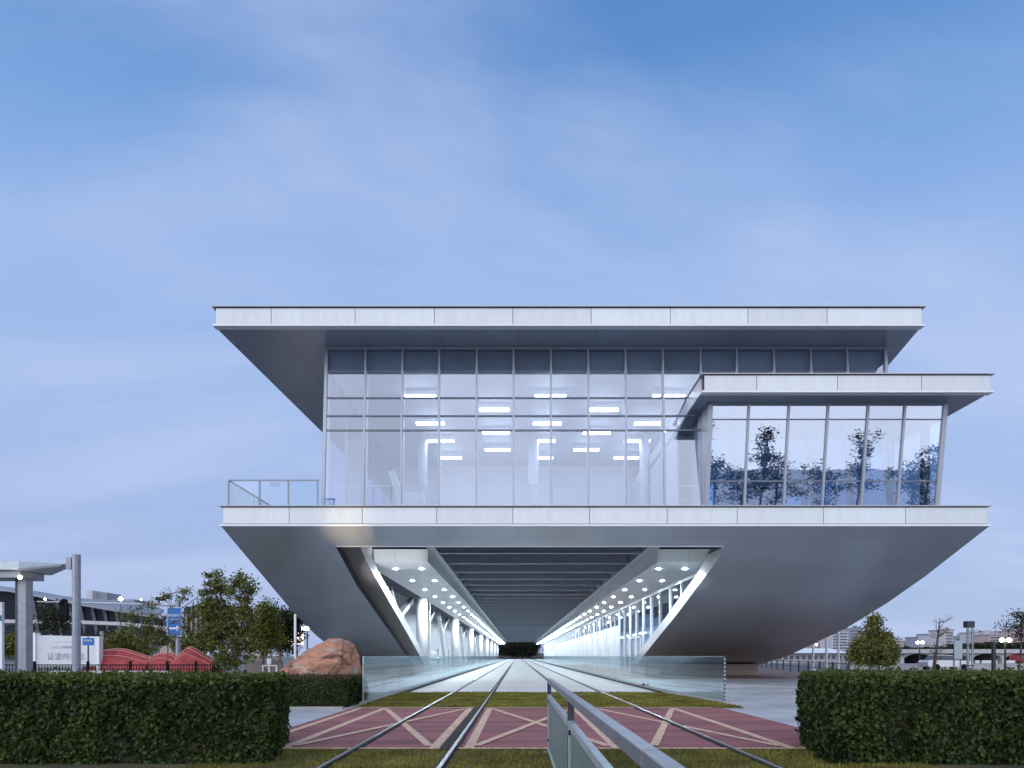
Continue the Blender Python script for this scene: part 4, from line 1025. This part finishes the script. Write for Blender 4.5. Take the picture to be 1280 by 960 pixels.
# traffic mast with signal, cameras; the arrow sign hangs on its post
d = 48
tm = thing('traffic_mast', (PX(223, d), d, 0), 'grey traffic mast with a long thin arm reaching over the road', 'traffic mast')
MB().tube([(PX(223, d), d, 0), (PX(223, d), d, PZ(750, d))], [0.20, 0.15], 12).build('post', M['steel'], tm)
MB().tube([P(223, 757, d), P(130, 754, d), P(46, 752, d)], [0.09, 0.07, 0.04], 8).build('arm', M['concrete'], tm)
for px, py in ((80, 768), (199, 749)):
    m = MB()
    if px == 80:
        ts_ = thing('traffic_signal', P(80, 766, d), 'black traffic signal head seen from behind, on the mast arm', 'traffic light')
        m.box(PX(75.5, d), PX(85, d), d - .12, d + .12, PZ(774, d), PZ(752, d)); m.tube([P(80.2, 753, d - .12), P(80.2, 753, d + .12)], 0.265, 16); m.tube([P(80.2, 773, d - .12), P(80.2, 773, d + .12)], 0.265, 16)
        m.build('housing', M['black'], ts_)
        for q in (757, 763, 769): MB().tube([P(80.2, q, d + .12), P(80.2, q, d + .3)], 0.13, 12).build('visor', M['black'], ts_)
    else:
        m.box(PX(196, d), PX(203, d), d - .2, d + .4, PZ(750.5, d), PZ(746.5, d)); m.box(PX(199, d) - .03, PX(199, d) + .03, d - .03, d + .03, PZ(757, d), PZ(750.6, d))
        tag(m.build('traffic_camera', M['black']), 'small black traffic camera on top of the mast arm', 'camera')
ds = thing('direction_sign', P(220.5, 778, d - .25), 'blue rectangular direction sign with white right arrow on the mast post', 'sign')
MB().box(PX(211, d), PX(230, d), d - .30, d - .26, PZ(796, d), PZ(759, d)).build('plate', M['sign_blue'], ds, bevel=.01)
br_ = MB(); w = .03
for a, b, c2, e in ((211.6, 229.4, 759.6, 760.2), (211.6, 229.4, 794.8, 795.4), (211.6, 212.1, 760.2, 794.8), (228.9, 229.4, 760.2, 794.8)): br_.box(PX(a, d), PX(b, d), d - .308, d - .301, PZ(e, d), PZ(c2, d))
br_.build('border_line', M['sign_white'], ds)
for q in (764, 790): MB().box(PX(221, d), PX(225, d), d - .259, d - .10, PZ(q + 1.5, d), PZ(q - 1.5, d)).build('clamp', M['steel'], ds)
text_mesh('琶洲会展中心', 0.21, 'lettering', M['sign_white'], ds, (PX(220.5, d), d - .308, PZ(769.7, d)), depth=.004, width=.86)
text_mesh('PAZHOU COMPLEX', 0.13, 'lettering', M['sign_white'], ds, (PX(220.5, d), d - .308, PZ(774.6, d)), depth=.004, width=.86)
ar = MB(); ar.box(PX(214, d), PX(224, d), d - .312, d - .301, PZ(786.6, d), PZ(784.6, d))
xt, zt_ = PX(227.3, d), PZ(785.6, d)
for s in (1, -1): ar.bar((xt, d - .307, zt_), (xt - .21, d - .307, zt_ + s * .15), 0.012, 0.085, up=(0, 1, 0)) if False else ar.hexa([(xt, d - .313, zt_ - .05), (xt, d - .302, zt_ - .05), (xt, d - .302, zt_ + .05), (xt, d - .313, zt_ + .05)], [(xt - .24, d - .313, zt_ + s * .15 - .05), (xt - .24, d - .302, zt_ + s * .15 - .05), (xt - .24, d - .302, zt_ + s * .15 + .05), (xt - .24, d - .313, zt_ + s * .15 + .05)])
ar.build('arrow', M['sign_white'], ds)

# red fabric sculpture: two long humps with pale ribs
d = 42
rs_ = thing('red_sculpture', (PX(190, d), d, 0), 'long red wave-shaped fabric sculpture with pale ribs behind the picket fence', 'sculpture')
def hump(cs, name):
    m = MB(); n = 14; rows = []
    for px, top, half in cs:
        x = PX(px, d); zt2 = PZ(top, d)
        rows.append([(x, d - half + 2 * half * j / n, 0.12 + (zt2 - 0.12) * math.sin(math.pi * j / n) ** 0.6) for j in range(n + 1)])
    for r in rows: m.v += r
    for i in range(len(rows) - 1):
        for j in range(n): a = i * (n + 1) + j; m.f.append((a, a + n + 1, a + n + 2, a + 1)); m.mi.append(0)
    o = m.build(name, M['redpaint'], rs_, smooth=True)
    for f in (3, 5, 7):
        MB().tube([Vector(r[f]) + Vector((0, -.02, .02)) for r in rows], 0.03 if f == 5 else 0.022, 5).build('rib', M['pinkrib'], o)
    return o
def curve(a, b, f, n): return [(a + (b - a) * i / n, *f(i / n)) for i in range(n + 1)]
def prof_tab(tab): return lambda u: interp([(b, a) for a, b in tab], u)
hump(curve(113, 192, lambda u: (prof_tab([(0, 829), (.04, 821), (.12, 816), (.25, 812.5), (.42, 811), (.58, 812), (.75, 816), (.9, 820), (1, 822.5)])(u), 1.1), 30), 'hump')
hump(curve(186, 228, lambda u: (prof_tab([(0, 826), (.15, 820), (.35, 816.5), (.6, 816), (.8, 819), (1, 825)])(u), 0.9), 18), 'hump')
hump(curve(220, 272, lambda u: (prof_tab([(0, 828), (.12, 818), (.28, 810), (.36, 808.5), (.5, 812), (.68, 818), (.85, 823), (1, 829)])(u), 1.1), 24), 'hump')
MB().box(PX(112, d), PX(268, d), d - 1.2, d + 1.2, 0, 0.11).build('base', M['concrete'], rs_)

# gold letters, sign box, lit sign, white pole
d = 36
gl = thing('gold_letters', (PX(330, d), d, 0), 'large gold characters standing on a dark base, left of the boulder', 'letters')
MB().box(PX(306, d), PX(353, d), d - .1, d + .1, 0.45, PZ(826, d)).build('base', M['brown'], gl)
for i, ch in enumerate('迎旧州主会'):
    text_mesh(ch, 0.50, 'letter', M['gold'], gl, (PX(311 + 9.3 * i, d), d, PZ(820, d)), depth=0.04, width=.34)
d = 33
sb = thing('notice_post', (PX(336, d), d, 0), 'small white notice box on a short post before the gold letters', 'post')
MB().box(PX(334, d), PX(338.5, d), d - .06, d + .06, PZ(830.5, d), PZ(823, d)).build('box', M['sign_white'], sb); MB().box(PX(335.4, d), PX(337, d), d - .03, d + .03, 0, PZ(830.6, d)).build('post', M['white'], sb)
lr = thing('low_rail', (PX(337, d), d + .5, 0), 'low white tubular rail behind the notice box', 'rail')
MB().bar(P(328, 832, d + .5), P(346, 832, d + .5), .05, .05).build('bar', M['white'], lr)
for px in (328.5, 345.5): MB().box(PX(px, d + .5) - .03, PX(px, d + .5) + .03, d + .47, d + .53, 0, PZ(832.4, d + .5)).build('leg', M['white'], lr)
d = 26
wp = thing('white_pole', (PX(369, d), d, 0), 'slim white pole rising behind the boulder to the hull edge', 'pole')
MB().tube([(PX(369, d), d, 0), (PX(369, d), d, PZ(769, d))], 0.045, 10).build('shaft', M['white'], wp); MB().ball((PX(369, d), d, PZ(769, d)), .05).build('cap', M['white'], wp)
d = 55
lsg = thing('lit_sign', (PX(370, d), d, 0), 'glowing white and pink sign panel on a post behind the boulder', 'sign')
MB().box(PX(361, d), PX(378.5, d), d, d + .15, PZ(805.5, d), PZ(791, d)).build('face', M['lit_sign'], lsg); MB().box(PX(369, d), PX(371, d), d + .16, d + .28, 0, PZ(797, d)).build('post', M['steel_dark'], lsg)
text_mesh('欢迎光临', 0.22, 'lettering', M['redpaint'], lsg, (PX(370, d), d - .012, PZ(802, d)), depth=.004, width=.9)
fl_ = thing('flood_lamp', (PX(382, d), d + 2, 0), 'bright warm flood lamp on a pole beside the lit sign', 'lamp')
d += 2
MB().tube([(PX(384, d), d, 0), (PX(384, d), d, PZ(787, d))], .06, 8).build('pole', M['steel_dark'], fl_)
MB().box(PX(377, d), PX(387.5, d), d - .15, d + .15, PZ(787.5, d), PZ(785, d)).build('housing', M['steel_dark'], fl_)
MB().box(PX(378, d), PX(386.5, d), d - .19, d - .151, PZ(787.6, d), PZ(783.8, d)).build('lens', M['lamp_warm'], fl_)
d = 26.5
fr_ = thing('small_frame', (PX(436, d), d, 0), 'small grey metal frame with pale box behind the boulder shoulder', 'cabinet')
MB().box(PX(431, d), PX(434.5, d), d, d + .3, 0, PZ(812, d)).build('box', M['beige'], fr_)
for px in (436, 439.5): MB().box(PX(px, d) - .03, PX(px, d) + .03, d, d + .06, 0, PZ(812.5, d)).build('post', M['steel'], fr_)
MB().box(PX(435.8, d), PX(439.8, d), d + .07, d + .1, PZ(814, d), PZ(812.5, d)).build('crossbar', M['steel'], fr_)

# exhibition hall
d = 220
eh = thing('exhibition_hall', (PX(90, d), d, 0), 'huge dark exhibition hall with a sweeping grey roof beyond the billboard', 'building')
eave = [(-60, 733), (17, 740), (50, 746), (80, 752), (110, 758), (140, 763), (170, 768), (205, 774)]
ridge = [(-60, 729), (17, 738), (50, 743), (80, 748.5), (110, 752), (140, 753.5), (170, 756), (205, 765)]
m = MB(); g = MB()
for (a, b), (ra, rb) in zip(zip(eave, eave[1:]), zip(ridge, ridge[1:])):
    A, B = P(*a, d), P(*b, d); RA, RB = P(*ra, d + 50), P(*rb, d + 50); dz = Vector((0, 0, 1.1))
    m.hexa([A - Vector((0, 5, 0)), B - Vector((0, 5, 0)), RB, RA], [A + dz - Vector((0, 5, 0)), B + dz - Vector((0, 5, 0)), RB + dz, RA + dz])
    g.quad(Vector((A.x, d + 6, 5)), Vector((B.x, d + 6, 5)), B - Vector((0, 0, .01)), A - Vector((0, 0, .01)))
g.build('glazed_front', M['hallglass'], eh); m.build('roof', M['hallroof'], eh)
for px in range(20, 205, 15):
    zt2 = PZ(interp([(y, x) for x, y in eave], px), d) if False else None
    ya = [y for x, y in eave]; xs_ = [x for x, y in eave]
    for i in range(len(xs_) - 1):
        if xs_[i] <= px <= xs_[i + 1]: py = ya[i] + (ya[i + 1] - ya[i]) * (px - xs_[i]) / (xs_[i + 1] - xs_[i])
    MB().bar(P(px + 5, py, d - 1), Vector((PX(px, d), d + 5, 8)), 0.9, 0.5).build('rib', M['farwall2'], eh)
# lower wall
MB().box(PX(82, d), PX(196, d), d + 6.5, d + 20, 0, PZ(779, d)).build('lower_wall', M['beige'], eh)
MB().box(PX(-60, d), PX(81.8, d), d + 6.5, d + 20, 0, PZ(784, d)).build('lower_wall', M['hallglass'], eh)
for px in (98, 118, 131, 145, 172, 183): MB().box(PX(px - 3, d), PX(px + 3, d), d + 6.3, d + 6.49, 0.5, PZ(788, d)).build('window', M['farwin'], eh)
d = 150
vd = thing('viaduct', (PX(90, d), d, 0), 'pale elevated road on columns in front of the exhibition hall', 'viaduct')
m = MB(); pts = [(-60, 774), (20, 774.5), (100, 775.5), (150, 777.5), (190, 782), (235, 790), (262, 797)]
for a, b in zip(pts, pts[1:]):
    A, B = P(*a, d), P(*b, d); q = Vector((0, 8, 0)); h = Vector((0, 0, .75))
    m.hexa([A - h, B - h, B - h + q, A - h + q], [A, B, B + q, A + q])
m.build('deck', M['concrete'], vd)
for px in (30, 53, 84, 117, 138, 160, 180, 205, 232):
    MB().tube([(PX(px, d), d + 3, 0), (PX(px, d), d + 3, 7.0)], 0.42, 10).build('column', M['concrete'], vd)
d = 190
ga = thing('glazed_gable', (PX(248, d), d, 0), 'dark glazed gable of the hall entrance right of the blue sign', 'building')
MB().hexa([P(230, 800, d), P(262, 806, d), P(262, 806, d) + Vector((0, 20, 0)), P(230, 800, d) + Vector((0, 20, 0))], [P(230, 760, d), P(262, 752, d), P(262, 752, d) + Vector((0, 20, 0)), P(230, 760, d) + Vector((0, 20, 0))]).build('glazing', M['hallglass'], ga)
MB().hexa([P(224, 764, d - 3), P(244, 750, d - 3), P(244, 750, d + 20), P(224, 764, d + 20)], [P(224, 761.5, d - 3), P(244, 747.5, d - 3), P(244, 747.5, d + 20), P(224, 761.5, d + 20)]).build('roof', M['hallroof'], ga)
MB().hexa([P(244.1, 750, d - 3), P(272, 752, d - 3), P(272, 752, d + 20), P(244.1, 750, d + 20)], [P(244.1, 747.5, d - 3), P(272, 749.5, d - 3), P(272, 749.5, d + 20), P(244.1, 747.5, d + 20)]).build('roof', M['hallroof'], ga)
for px in (234, 240, 246, 252, 258): MB().box(PX(px, d) - .25, PX(px, d) + .25, d - .6, d - .1, 2, PZ(758, d)).build('mullion', M['farwall'], ga)
d = 330
cb_ = thing('rooftop_block', (PX(118, d), d, 0), 'pale block with a grey side wall showing above the hall roof', 'building')
MB().box(PX(108, d), PX(115.5, d), d, d + 15, 0, PZ(738, d)).build('front_wall', M['farwall'], cb_); MB().box(PX(115.6, d), PX(129, d), d + 3, d + 15, 0, PZ(740, d)).build('side_wall', M['farwall2'], cb_)
MB().box(PX(129, d), PX(160, d), d + 5, d + 20, 0, PZ(748, d)).build('low_wing', M['farwall2'], cb_)
def street_lamp(px, py, d, label, group, heads=((0, 0),), r=0.14, m='lamp_cool', warm=False):
    t = thing('street_lamp', (PX(px, d), d, 0), label, 'street lamp', group)
    MB().tube([(PX(px, d), d, 0), (PX(px, d), d, PZ(py, d))], [.10, .06], 8).build('pole', M['steel_dark'], t)
    for hx, hy in heads:
        c = P(px + hx, py + hy, d)
        MB().box(c.x - r * .8, c.x + r * .8, d - r, d + r, c.z + r * .78, c.z + r * 1.0).build('head', M['steel_dark'], t)
        MB().ball(c - Vector((0, .05, 0)), r * .85, sz=.9).build('lamp', M[m], t)
G = 'street lamps before the exhibition hall'
street_lamp(57, 749, 110, 'lit street lamp between the bus canopy column and the traffic signal', G, r=.18)
street_lamp(96.5, 748, 95, 'brightest lit street lamp, just right of the canopy mast', G, r=.30)
street_lamp(151, 748.5, 100, 'bright street lamp above the hall roof, in the middle of the mast arm', G, r=.32)
street_lamp(177, 749.5, 130, 'faint street lamp above the thin end of the hall roof', G, r=.2)

# ------------------------------------------------------------------ east background
# rail along the brown pavement
er = thing('pavement_railing', (21.5, 52, 0), 'dark post and rail fence along the brown pavement beyond the hull foot', 'railing')
A, B = Vector((20.4, 42, 0)), Vector((36, 108, 0))
for z in (0.92, 0.5): MB().bar(A + Vector((0, 0, z)), B + Vector((0, 0, z)), .05, .05).build('bar', M['steel_dark'], er)
po = None
for k in range(16):
    p = A.lerp(B, k / 15)
    if po is None: po = MB().box(A.x - .05, A.x + .05, A.y - .05, A.y + .05, 0, 1.0).build('post', M['steel_dark'], er)
    else: copy_child(po, er, p - A)
struct(MB().add([(21.5, 41.9, -.02), (300, 41.9, -.02), (300, 66, -.02), (27, 66, -.02)], [(0, 1, 2, 3)]), 'side_road', M['asphalt'])
struct(sheet(40, 420, 66, 68, -.015), 'far_pavement', M['concrete'])
for px, d, top, lab in ((1016.5, 62, 805, 'short white lamp pole nearest the hull foot'), (1033, 58, 793, 'middle one of the three white lamp poles'), (1048, 55, 778, 'tall white lamp pole beside the conical tree')):
    t = thing('white_lamp_pole', (PX(px, d), d, 0), lab, 'lamp pole', 'white lamp poles by the hull')
    MB().tube([(PX(px, d), d, 0), (PX(px, d), d, PZ(top, d))], .10, 8).build('shaft', M['white'], t)
    MB().box(PX(px, d) - .28, PX(px, d) + .18, d - .15, d + .15, 0, .22).build('base', M['white'], t)
    MB().box(PX(px, d) - .12, PX(px, d) + .5, d - .1, d + .1, PZ(top, d) + .005, PZ(top, d) + .1).build('head', M['white'], t)
    MB().ball((PX(px, d) + .3, d, PZ(top, d) - .04), .08).build('lamp', M['lamp_warm'], t)
d = 34
lc = thing('light_column', (PX(1211.5, d), d, 0), 'tall light column of slim grey tubes under a dark cap', 'light column')
zc_ = PZ(776.5, d); xc = PX(1211.5, d)
for ox, oy in ((-.11, -.08), (.11, -.08), (0, .12)): MB().tube([(xc + ox, d + oy, 0), (xc + ox, d + oy, zc_ - .32)], .055, 10).build('tube', M['steel'], lc)
for z in (0.9, 1.9): MB().box(xc - .16, xc + .16, d - .14, d + .17, z, z + .05).build('collar', M['steel_dark'], lc)
MB().box(xc - .18, xc + .18, d - .15, d + .19, zc_ - .319, zc_).build('cap', M['steel_dark'], lc)
MB().box(xc - .18, xc + .18, d - .15, d + .19, 0, .30).build('base', M['steel'], lc)
d = 36
dp = thing('dark_post', (PX(1242, d), d, 0), 'plain dark square post with a cap, right of the light column', 'post')
MB().box(PX(1242, d) - .075, PX(1242, d) + .075, d - .07, d + .07, 0, PZ(805, d)).build('shaft', M['steel_dark'], dp); MB().box(PX(1242, d) - .10, PX(1242, d) + .10, d - .1, d + .1, PZ(805, d) + .002, PZ(803, d)).build('cap', M['steel_dark'], dp)
G2 = 'twin warm street lamps across the road'
street_lamp(1149.5, 803, 80, 'twin-headed warm lamp between the conical tree and bare tree', G2, ((-3, 0), (3.3, 0)), r=.20, m='lamp_warm')
street_lamp(1256.5, 800, 60, 'twin-headed warm lamp near the dark post, before the viaduct', G2, ((-4.5, 0), (4.5, 0)), r=.22, m='lamp_warm')
d = 60
sf = thing('sign_frame', (PX(1198, d), d, 0), 'pale rectangular notice frame between the bare tree and light column', 'sign')
MB().box(PX(1193, d), PX(1203, d), d, d + .1, PZ(824, d), PZ(801, d)).build('board', M['frostframe'], sf)
for px in (1194, 1202): MB().box(PX(px, d) - .05, PX(px, d) + .05, d + .11, d + .2, 0, PZ(802, d)).build('post', M['steel'], sf)
d = 70
pw = thing('parapet_wall', (PX(1200, d), d, 0), 'long pale low parapet wall across the road', 'wall')
MB().box(PX(1060, d), PX(1420, d), d, d + .3, -.02, PZ(831, d) ).build('wall', M['concrete'], pw); MB().box(PX(1060, d), PX(1420, d), d - .05, d + .35, PZ(831, d) + .002, PZ(829.5, d)).build('coping', M['farwall'], pw)
d = 80
for px, w, lab, mm in ((1237, 19, 'white light box panel at the foot of the viaduct, right of the light column', 'sign_white'), (1262, 14, 'white light box panel at the foot of the viaduct, near the twin lamp', 'sign_white'), (1222, 5, 'small white light box panel right behind the light column', 'sign_white')):
    t = thing('light_box', (PX(px, d), d, 0), lab, 'panel', 'white panels before the viaduct')
    MB().box(PX(px - w / 2, d), PX(px + w / 2, d), d, d + .2, PZ(829, d), PZ(825.5, d)).build('face', M[mm], t); MB().box(PX(px - w / 2, d), PX(px + w / 2, d), d + .05, d + .15, 0, PZ(829.02, d)).build('base', M['farwall3'], t)
def car():
    d = 66.0; x = PX(1181, d); t = thing('parked_car', (x, d, 0), 'white car parked across the road behind the bare tree', 'car')
    body = [(-2.1, .35), (2.1, .35), (2.15, .75), (1.9, .92), (1.0, .98), (-1.95, 1.0), (-2.15, .8)]
    MB().prismxz([(x + a, b) for a, b in body], d - .85, d + .85).build('body', M['sign_white'], t, bevel=.04)
    MB().prismxz([(x + a, b) for a, b in ((-1.6, 1.0), (1.0, .99), (.35, 1.42), (-1.15, 1.45))], d - .74, d + .74).build('cabin', M['farwin'], t, bevel=.04)
    MB().prismxz([(x + a, b) for a, b in ((-1.2, 1.455), (.4, 1.425), (.3, 1.48), (-1.1, 1.5))], d - .7, d + .7).build('roof', M['sign_white'], t)
    for ox in (-1.3, 1.3):
        for oy in (-.8, .8): MB().tube([(x + ox, d + oy - .1, .32), (x + ox, d + oy + .1, .32)], .32, 16).build('wheel', M['black'], t)
car()
# viaduct with arches
d = 120
av = thing('arched_viaduct', (PX(1230, d), d, 0), 'pale road viaduct with arched openings behind the light column', 'viaduct')
z0, z1 = PZ(816.5, d), PZ(811.5, d)
MB().box(PX(1125, d), PX(1420, d), d, d + 9, z0, z1).build('deck', M['concrete'], av)
for px in (1130, 1172, 1217, 1257, 1300, 1345): MB().box(PX(px - 2.2, d), PX(px + 2.2, d), d + .5, d + 8, 0, z0 - .002).build('pier', M['concrete'], av)
for px in (1151, 1194.5, 1237, 1278):
    m = MB(); xa, xb = PX(px - 18, d), PX(px + 18, d); n = 10; h = .8
    for i in range(n):
        u, v = i / n, (i + 1) / n
        za, zb2 = z0 - h + h * math.sin(math.pi * u) ** .7 * .9, z0 - h + h * math.sin(math.pi * v) ** .7 * .9
        m.hexa([(xa + (xb - xa) * u, d + .6, za), (xa + (xb - xa) * v, d + .6, zb2), (xa + (xb - xa) * v, d + 1.6, zb2), (xa + (xb - xa) * u, d + 1.6, za)], [(xa + (xb - xa) * u, d + .6, z0 - .003), (xa + (xb - xa) * v, d + .6, z0 - .003), (xa + (xb - xa) * v, d + 1.6, z0 - .003), (xa + (xb - xa) * u, d + 1.6, z0 - .003)])
    m.build('arch', M['concrete'], av)
MB().box(PX(1125, d), PX(1420, d), d + 8.5, d + 9, 0, z0 - .01).build('rear_wall', M['farwin'], av)
d = 112
rv = thing('red_van', (PX(1273, d), d, 0), 'small red van half seen below the viaduct deck', 'van')
MB().prismxz([(PX(1266, d), .35), (PX(1284, d), .35), (PX(1284, d), .9), (PX(1281, d), 1.55), (PX(1267, d), 1.6)], d - 1, d + 1).build('body', M['redpaint'], rv, bevel=.05)
MB().box(PX(1268, d), PX(1280, d), d - 1.03, d - 1.004, 1.0, 1.4).build('window', M['farwin'], rv)
for px in (1269, 1281): MB().tube([(PX(px, d), d - 1.05, .35), (PX(px, d), d - .8, .35)], .35, 14).build('wheel', M['black'], rv)
# low white hall far behind the hull foot
d = 130
wh = thing('white_pavilion', (PX(1000, d), d, 0), 'long low white pavilion beyond the pavement railing', 'building')
MB().box(PX(960, d), PX(1062, d), d, d + 12, 0, PZ(816.5, d)).build('wall', M['farwall'], wh)
MB().hexa([(PX(958, d), d - 1, PZ(816.4, d)), (PX(1064, d), d - 1, PZ(816.4, d)), (PX(1064, d), d + 13, PZ(816.4, d)), (PX(958, d), d + 13, PZ(816.4, d))], [(PX(975, d), d + 5, PZ(810, d)), (PX(1050, d), d + 5, PZ(810, d)), (PX(1050, d), d + 7, PZ(810, d)), (PX(975, d), d + 7, PZ(810, d))]).build('roof', M['white'], wh)
wn = None
for k in range(13):
    px = 965 + 7.5 * k
    MB().box(PX(px, d), PX(px + 4, d), d - .12, d - .01, .8, PZ(819.5, d)).build('window', M['farwin'], wh)
# city blocks
rb_ = random.Random(77)
blocks = [(1040, 1060, 789, 'farwall', 'tall pale slab block directly behind the tall white pole'), (1061, 1078, 786, 'farwall2', 'grey block half hidden by the conical tree'), (1020, 1040, 803, 'farwall3', 'low rose block behind the middle white pole'),
          (1112, 1128, 799, 'farwall', 'low pale block just right of the conical tree'), (1129, 1147, 803, 'farwall3', 'low rose block left of the first twin lamp'), (1148, 1164, 797, 'farwall2', 'grey block behind the first twin lamp'),
          (1166, 1180, 793, 'farwall', 'pale block directly behind the bare tree'), (1181, 1192, 788, 'farwall', 'tallest slim pale block right of the bare tree'), (1194, 1208, 796, 'farwall2', 'grey block behind the notice frame'),
          (1219, 1236, 791, 'farwall', 'pale block right of the light column with a grey domed roof'), (1237, 1252, 794, 'farwall3', 'rose block between the dark post and domed block'), (1253, 1272, 790, 'farwall', 'pale block behind the second twin lamp'), (1273, 1295, 786, 'farwall3', 'rose block at the edge behind the leafy tree'),
          (1085, 1111, 803, 'farwall2', 'low grey block behind the crown of the conical tree')]
for i, (a, b, top, mm, lab) in enumerate(blocks):
    d = 360 + 14 * ((i * 5) % 7); t = thing('city_block', (PX((a + b) / 2, d), d, 0), lab, 'building', 'city blocks on the far side of the road')
    MB().box(PX(a, d), PX(b, d), d, d + 14, 0, PZ(top, d)).build('wall', M[mm], t)
    nz = int((820 - top) / 3.6)
    for k in range(nz):
        z = PZ(top + 2.2 + 3.6 * k, d)
        MB().box(PX(a + 1.2, d), PX(b - 1.2, d), d - .25, d - .02, z - .75, z).build('window_band', M['farwin'], t)
    MB().box(PX(a, d) - .4, PX(b, d) + .4, d - .4, d + 14.4, PZ(top, d) + .01, PZ(top, d) + .6).build('roof', M['farwall2'], t)
    for q in range(2):
        xx = rb_.uniform(PX(a, d) + 1, PX(b, d) - 2); MB().box(xx, xx + rb_.uniform(1, 2.2), d + 2, d + 5, PZ(top, d) + .61, PZ(top, d) + rb_.uniform(1.2, 2.4)).build('roof_hut', M[mm], t)
    if 'domed' in lab: MB().tube([((PX(a, d) + PX(b, d)) / 2, d + 7, PZ(top, d) + .6), ((PX(a, d) + PX(b, d)) / 2, d + 7, PZ(788, d)), ((PX(a, d) + PX(b, d)) / 2, d + 7, PZ(787, d))], [3.2, 2.2, .4], 14).build('dome', M['farwall2'], t)
# far wood: one mass of crowns
rw = random.Random(9); m = MB(); d = 200
for _ in range(9000):
    px = rw.uniform(1110, 1330); top = 807 - 5 * max(0, noise.noise(Vector((px * .05, 2, 1)))) - 4 * max(0, noise.noise(Vector((px * .15, 7, 1)))) + (4 if px < 1200 else -2)
    py = rw.uniform(top, 817); p = P(px, py, d); p.y += rw.uniform(-6, 6)
    n = Vector((rw.gauss(0, 1), rw.gauss(0, 1), rw.gauss(0, 1))).normalized(); u = n.cross(Vector((.3, .2, .9))).normalized(); v = n.cross(u); l = rw.uniform(.3, .8)
    m.add([p - u * l, p + v * l * .6, p + u * l, p - v * l * .6], [(0, 1, 2, 3)])
tag(m.build('far_wood', M['leafD']), kind='stuff')
struct(MB().prismxz([(PX(1000, 1500), -5), (PX(1040, 1500), PZ(813, 1500)), (PX(1110, 1500), PZ(806, 1500)), (PX(1190, 1500), PZ(802, 1500)), (PX(1260, 1500), PZ(804, 1500)), (PX(1420, 1500), PZ(808, 1500)), (PX(1500, 1500), -5)], 1500, 1700), 'hills', M['farwall2'])
# trees across the street behind the viewpoint, mirrored in the cabin glass
def street_tree_behind(x, y, h, w, seed, label):
    rnd = random.Random(seed); t = thing('street_tree', (x, y, 0), label, 'tree', 'street trees behind the viewpoint')
    m = MB(); m.tube([(x, y, -.03), (x + .2, y, h * .5), (x + rnd.uniform(-.5, .5), y, h * .9)], [.22, .15, .05], 8); c = MB()
    for k in range(26):
        q = Vector((rnd.gauss(0, w * .42), rnd.gauss(0, w * .42), h * rnd.uniform(.42, .97))); q.x *= 1.15 - .6 * (q.z / h - .42) / .55; tip = Vector((x + q.x, y + q.y, q.z))
        m.tube([(x + .1, y, min(h * .85, q.z * .75)), tip], [.06, .02], 5, cap=False)
        for _ in range(60):
            p = tip + Vector((rnd.gauss(0, .55), rnd.gauss(0, .55), rnd.gauss(0, .4))); n = Vector((rnd.gauss(0, 1), rnd.gauss(0, 1), rnd.gauss(0, 1))).normalized(); u = n.cross(Vector((.1, .3, .9))).normalized(); v = n.cross(u); l = rnd.uniform(.12, .26)
            c.add([p - u * l, p + v * l * .5, p + u * l, p - v * l * .5], [(0, 1, 2, 3)])
    m.build('trunk', M['bark'], t); c.build('crown', M['leafC'], t)
for i, (x, y, h, w) in enumerate(((26, -36, 13.5, 2.0), (30, -42, 9.0, 3.0), (34, -33, 12.5, 1.7), (41, -46, 9.5, 4.2), (45, -38, 8.5, 3.6), (53, -44, 12.5, 2.2), (57, -36, 8.5, 3.6), (20, -44, 9.5, 3.0), (66, -48, 11.0, 3.2), (36, -47, 7.5, 4))):
    street_tree_behind(x, y, h * 1.18, w * 1.1, 60 + i, 'dark street tree across the street, mirrored in the cabin glass')
# the hull uplight is a real small flood lamp
ul = thing('ground_uplight', (-6.7, 26.2, 0), 'small warm uplight hidden behind the low hedge, aimed at the hull edge', 'lamp')
MB().box(-6.82, -6.58, 26.08, 26.32, 0, .22).build('housing', M['steel_dark'], ul); MB().disc((-6.7, 26.2, .224), .08, down=False).build('lens', M['lamp_warm'], ul)
sp = bpy.data.lights.new('uplight_spot', 'SPOT'); sp.energy = 2600; sp.color = (1, .74, .40); sp.spot_size = R(24); sp.spot_blend = 1.0; sp.shadow_soft_size = .05
spo = bpy.data.objects.new('uplight_spot', sp); COL.objects.link(spo); spo.location = (-6.7, 26.2, .3)
spo.rotation_euler = (Vector((-6.7, 26.2, .3)) - Vector((-7.5, 31.3, 7.2))).to_track_quat('Z', 'Y').to_euler()

for x, y, e, tx, lab in ((-6.6, 29, 3200, -6.6, 'added cool uplight behind the west glass barrier, brightening the canopy edge'), (5.53, 30, 2600, 9.2, 'added cool uplight on the east kerb, brightening the canopy edge')):  # two extra lamps, added only to brighten the canopy fronts
    t = thing('ground_uplight', (x, y, 0), lab, 'lamp'); b_ = .10 if x > 0 else 0
    MB().box(x - .06, x + .06, y - .06, y + .06, b_, b_ + .09).build('housing', M['steel_dark'], t)
    if x < 0: MB().disc((x, y, b_ + .094), .03, down=False).build('lens', M['lamp_cool'], t)
    l = bpy.data.lights.new('uplight_spot', 'SPOT'); l.energy = e; l.color = (.92, .95, 1); l.spot_size = R(24); l.spot_blend = .8; l.shadow_soft_size = .03
    o = bpy.data.objects.new('uplight_spot', l); COL.objects.link(o); o.location = (x, y, b_ + .13); o.rotation_euler = (o.location - Vector((tx, 37, 6.75))).to_track_quat('Z', 'Y').to_euler()
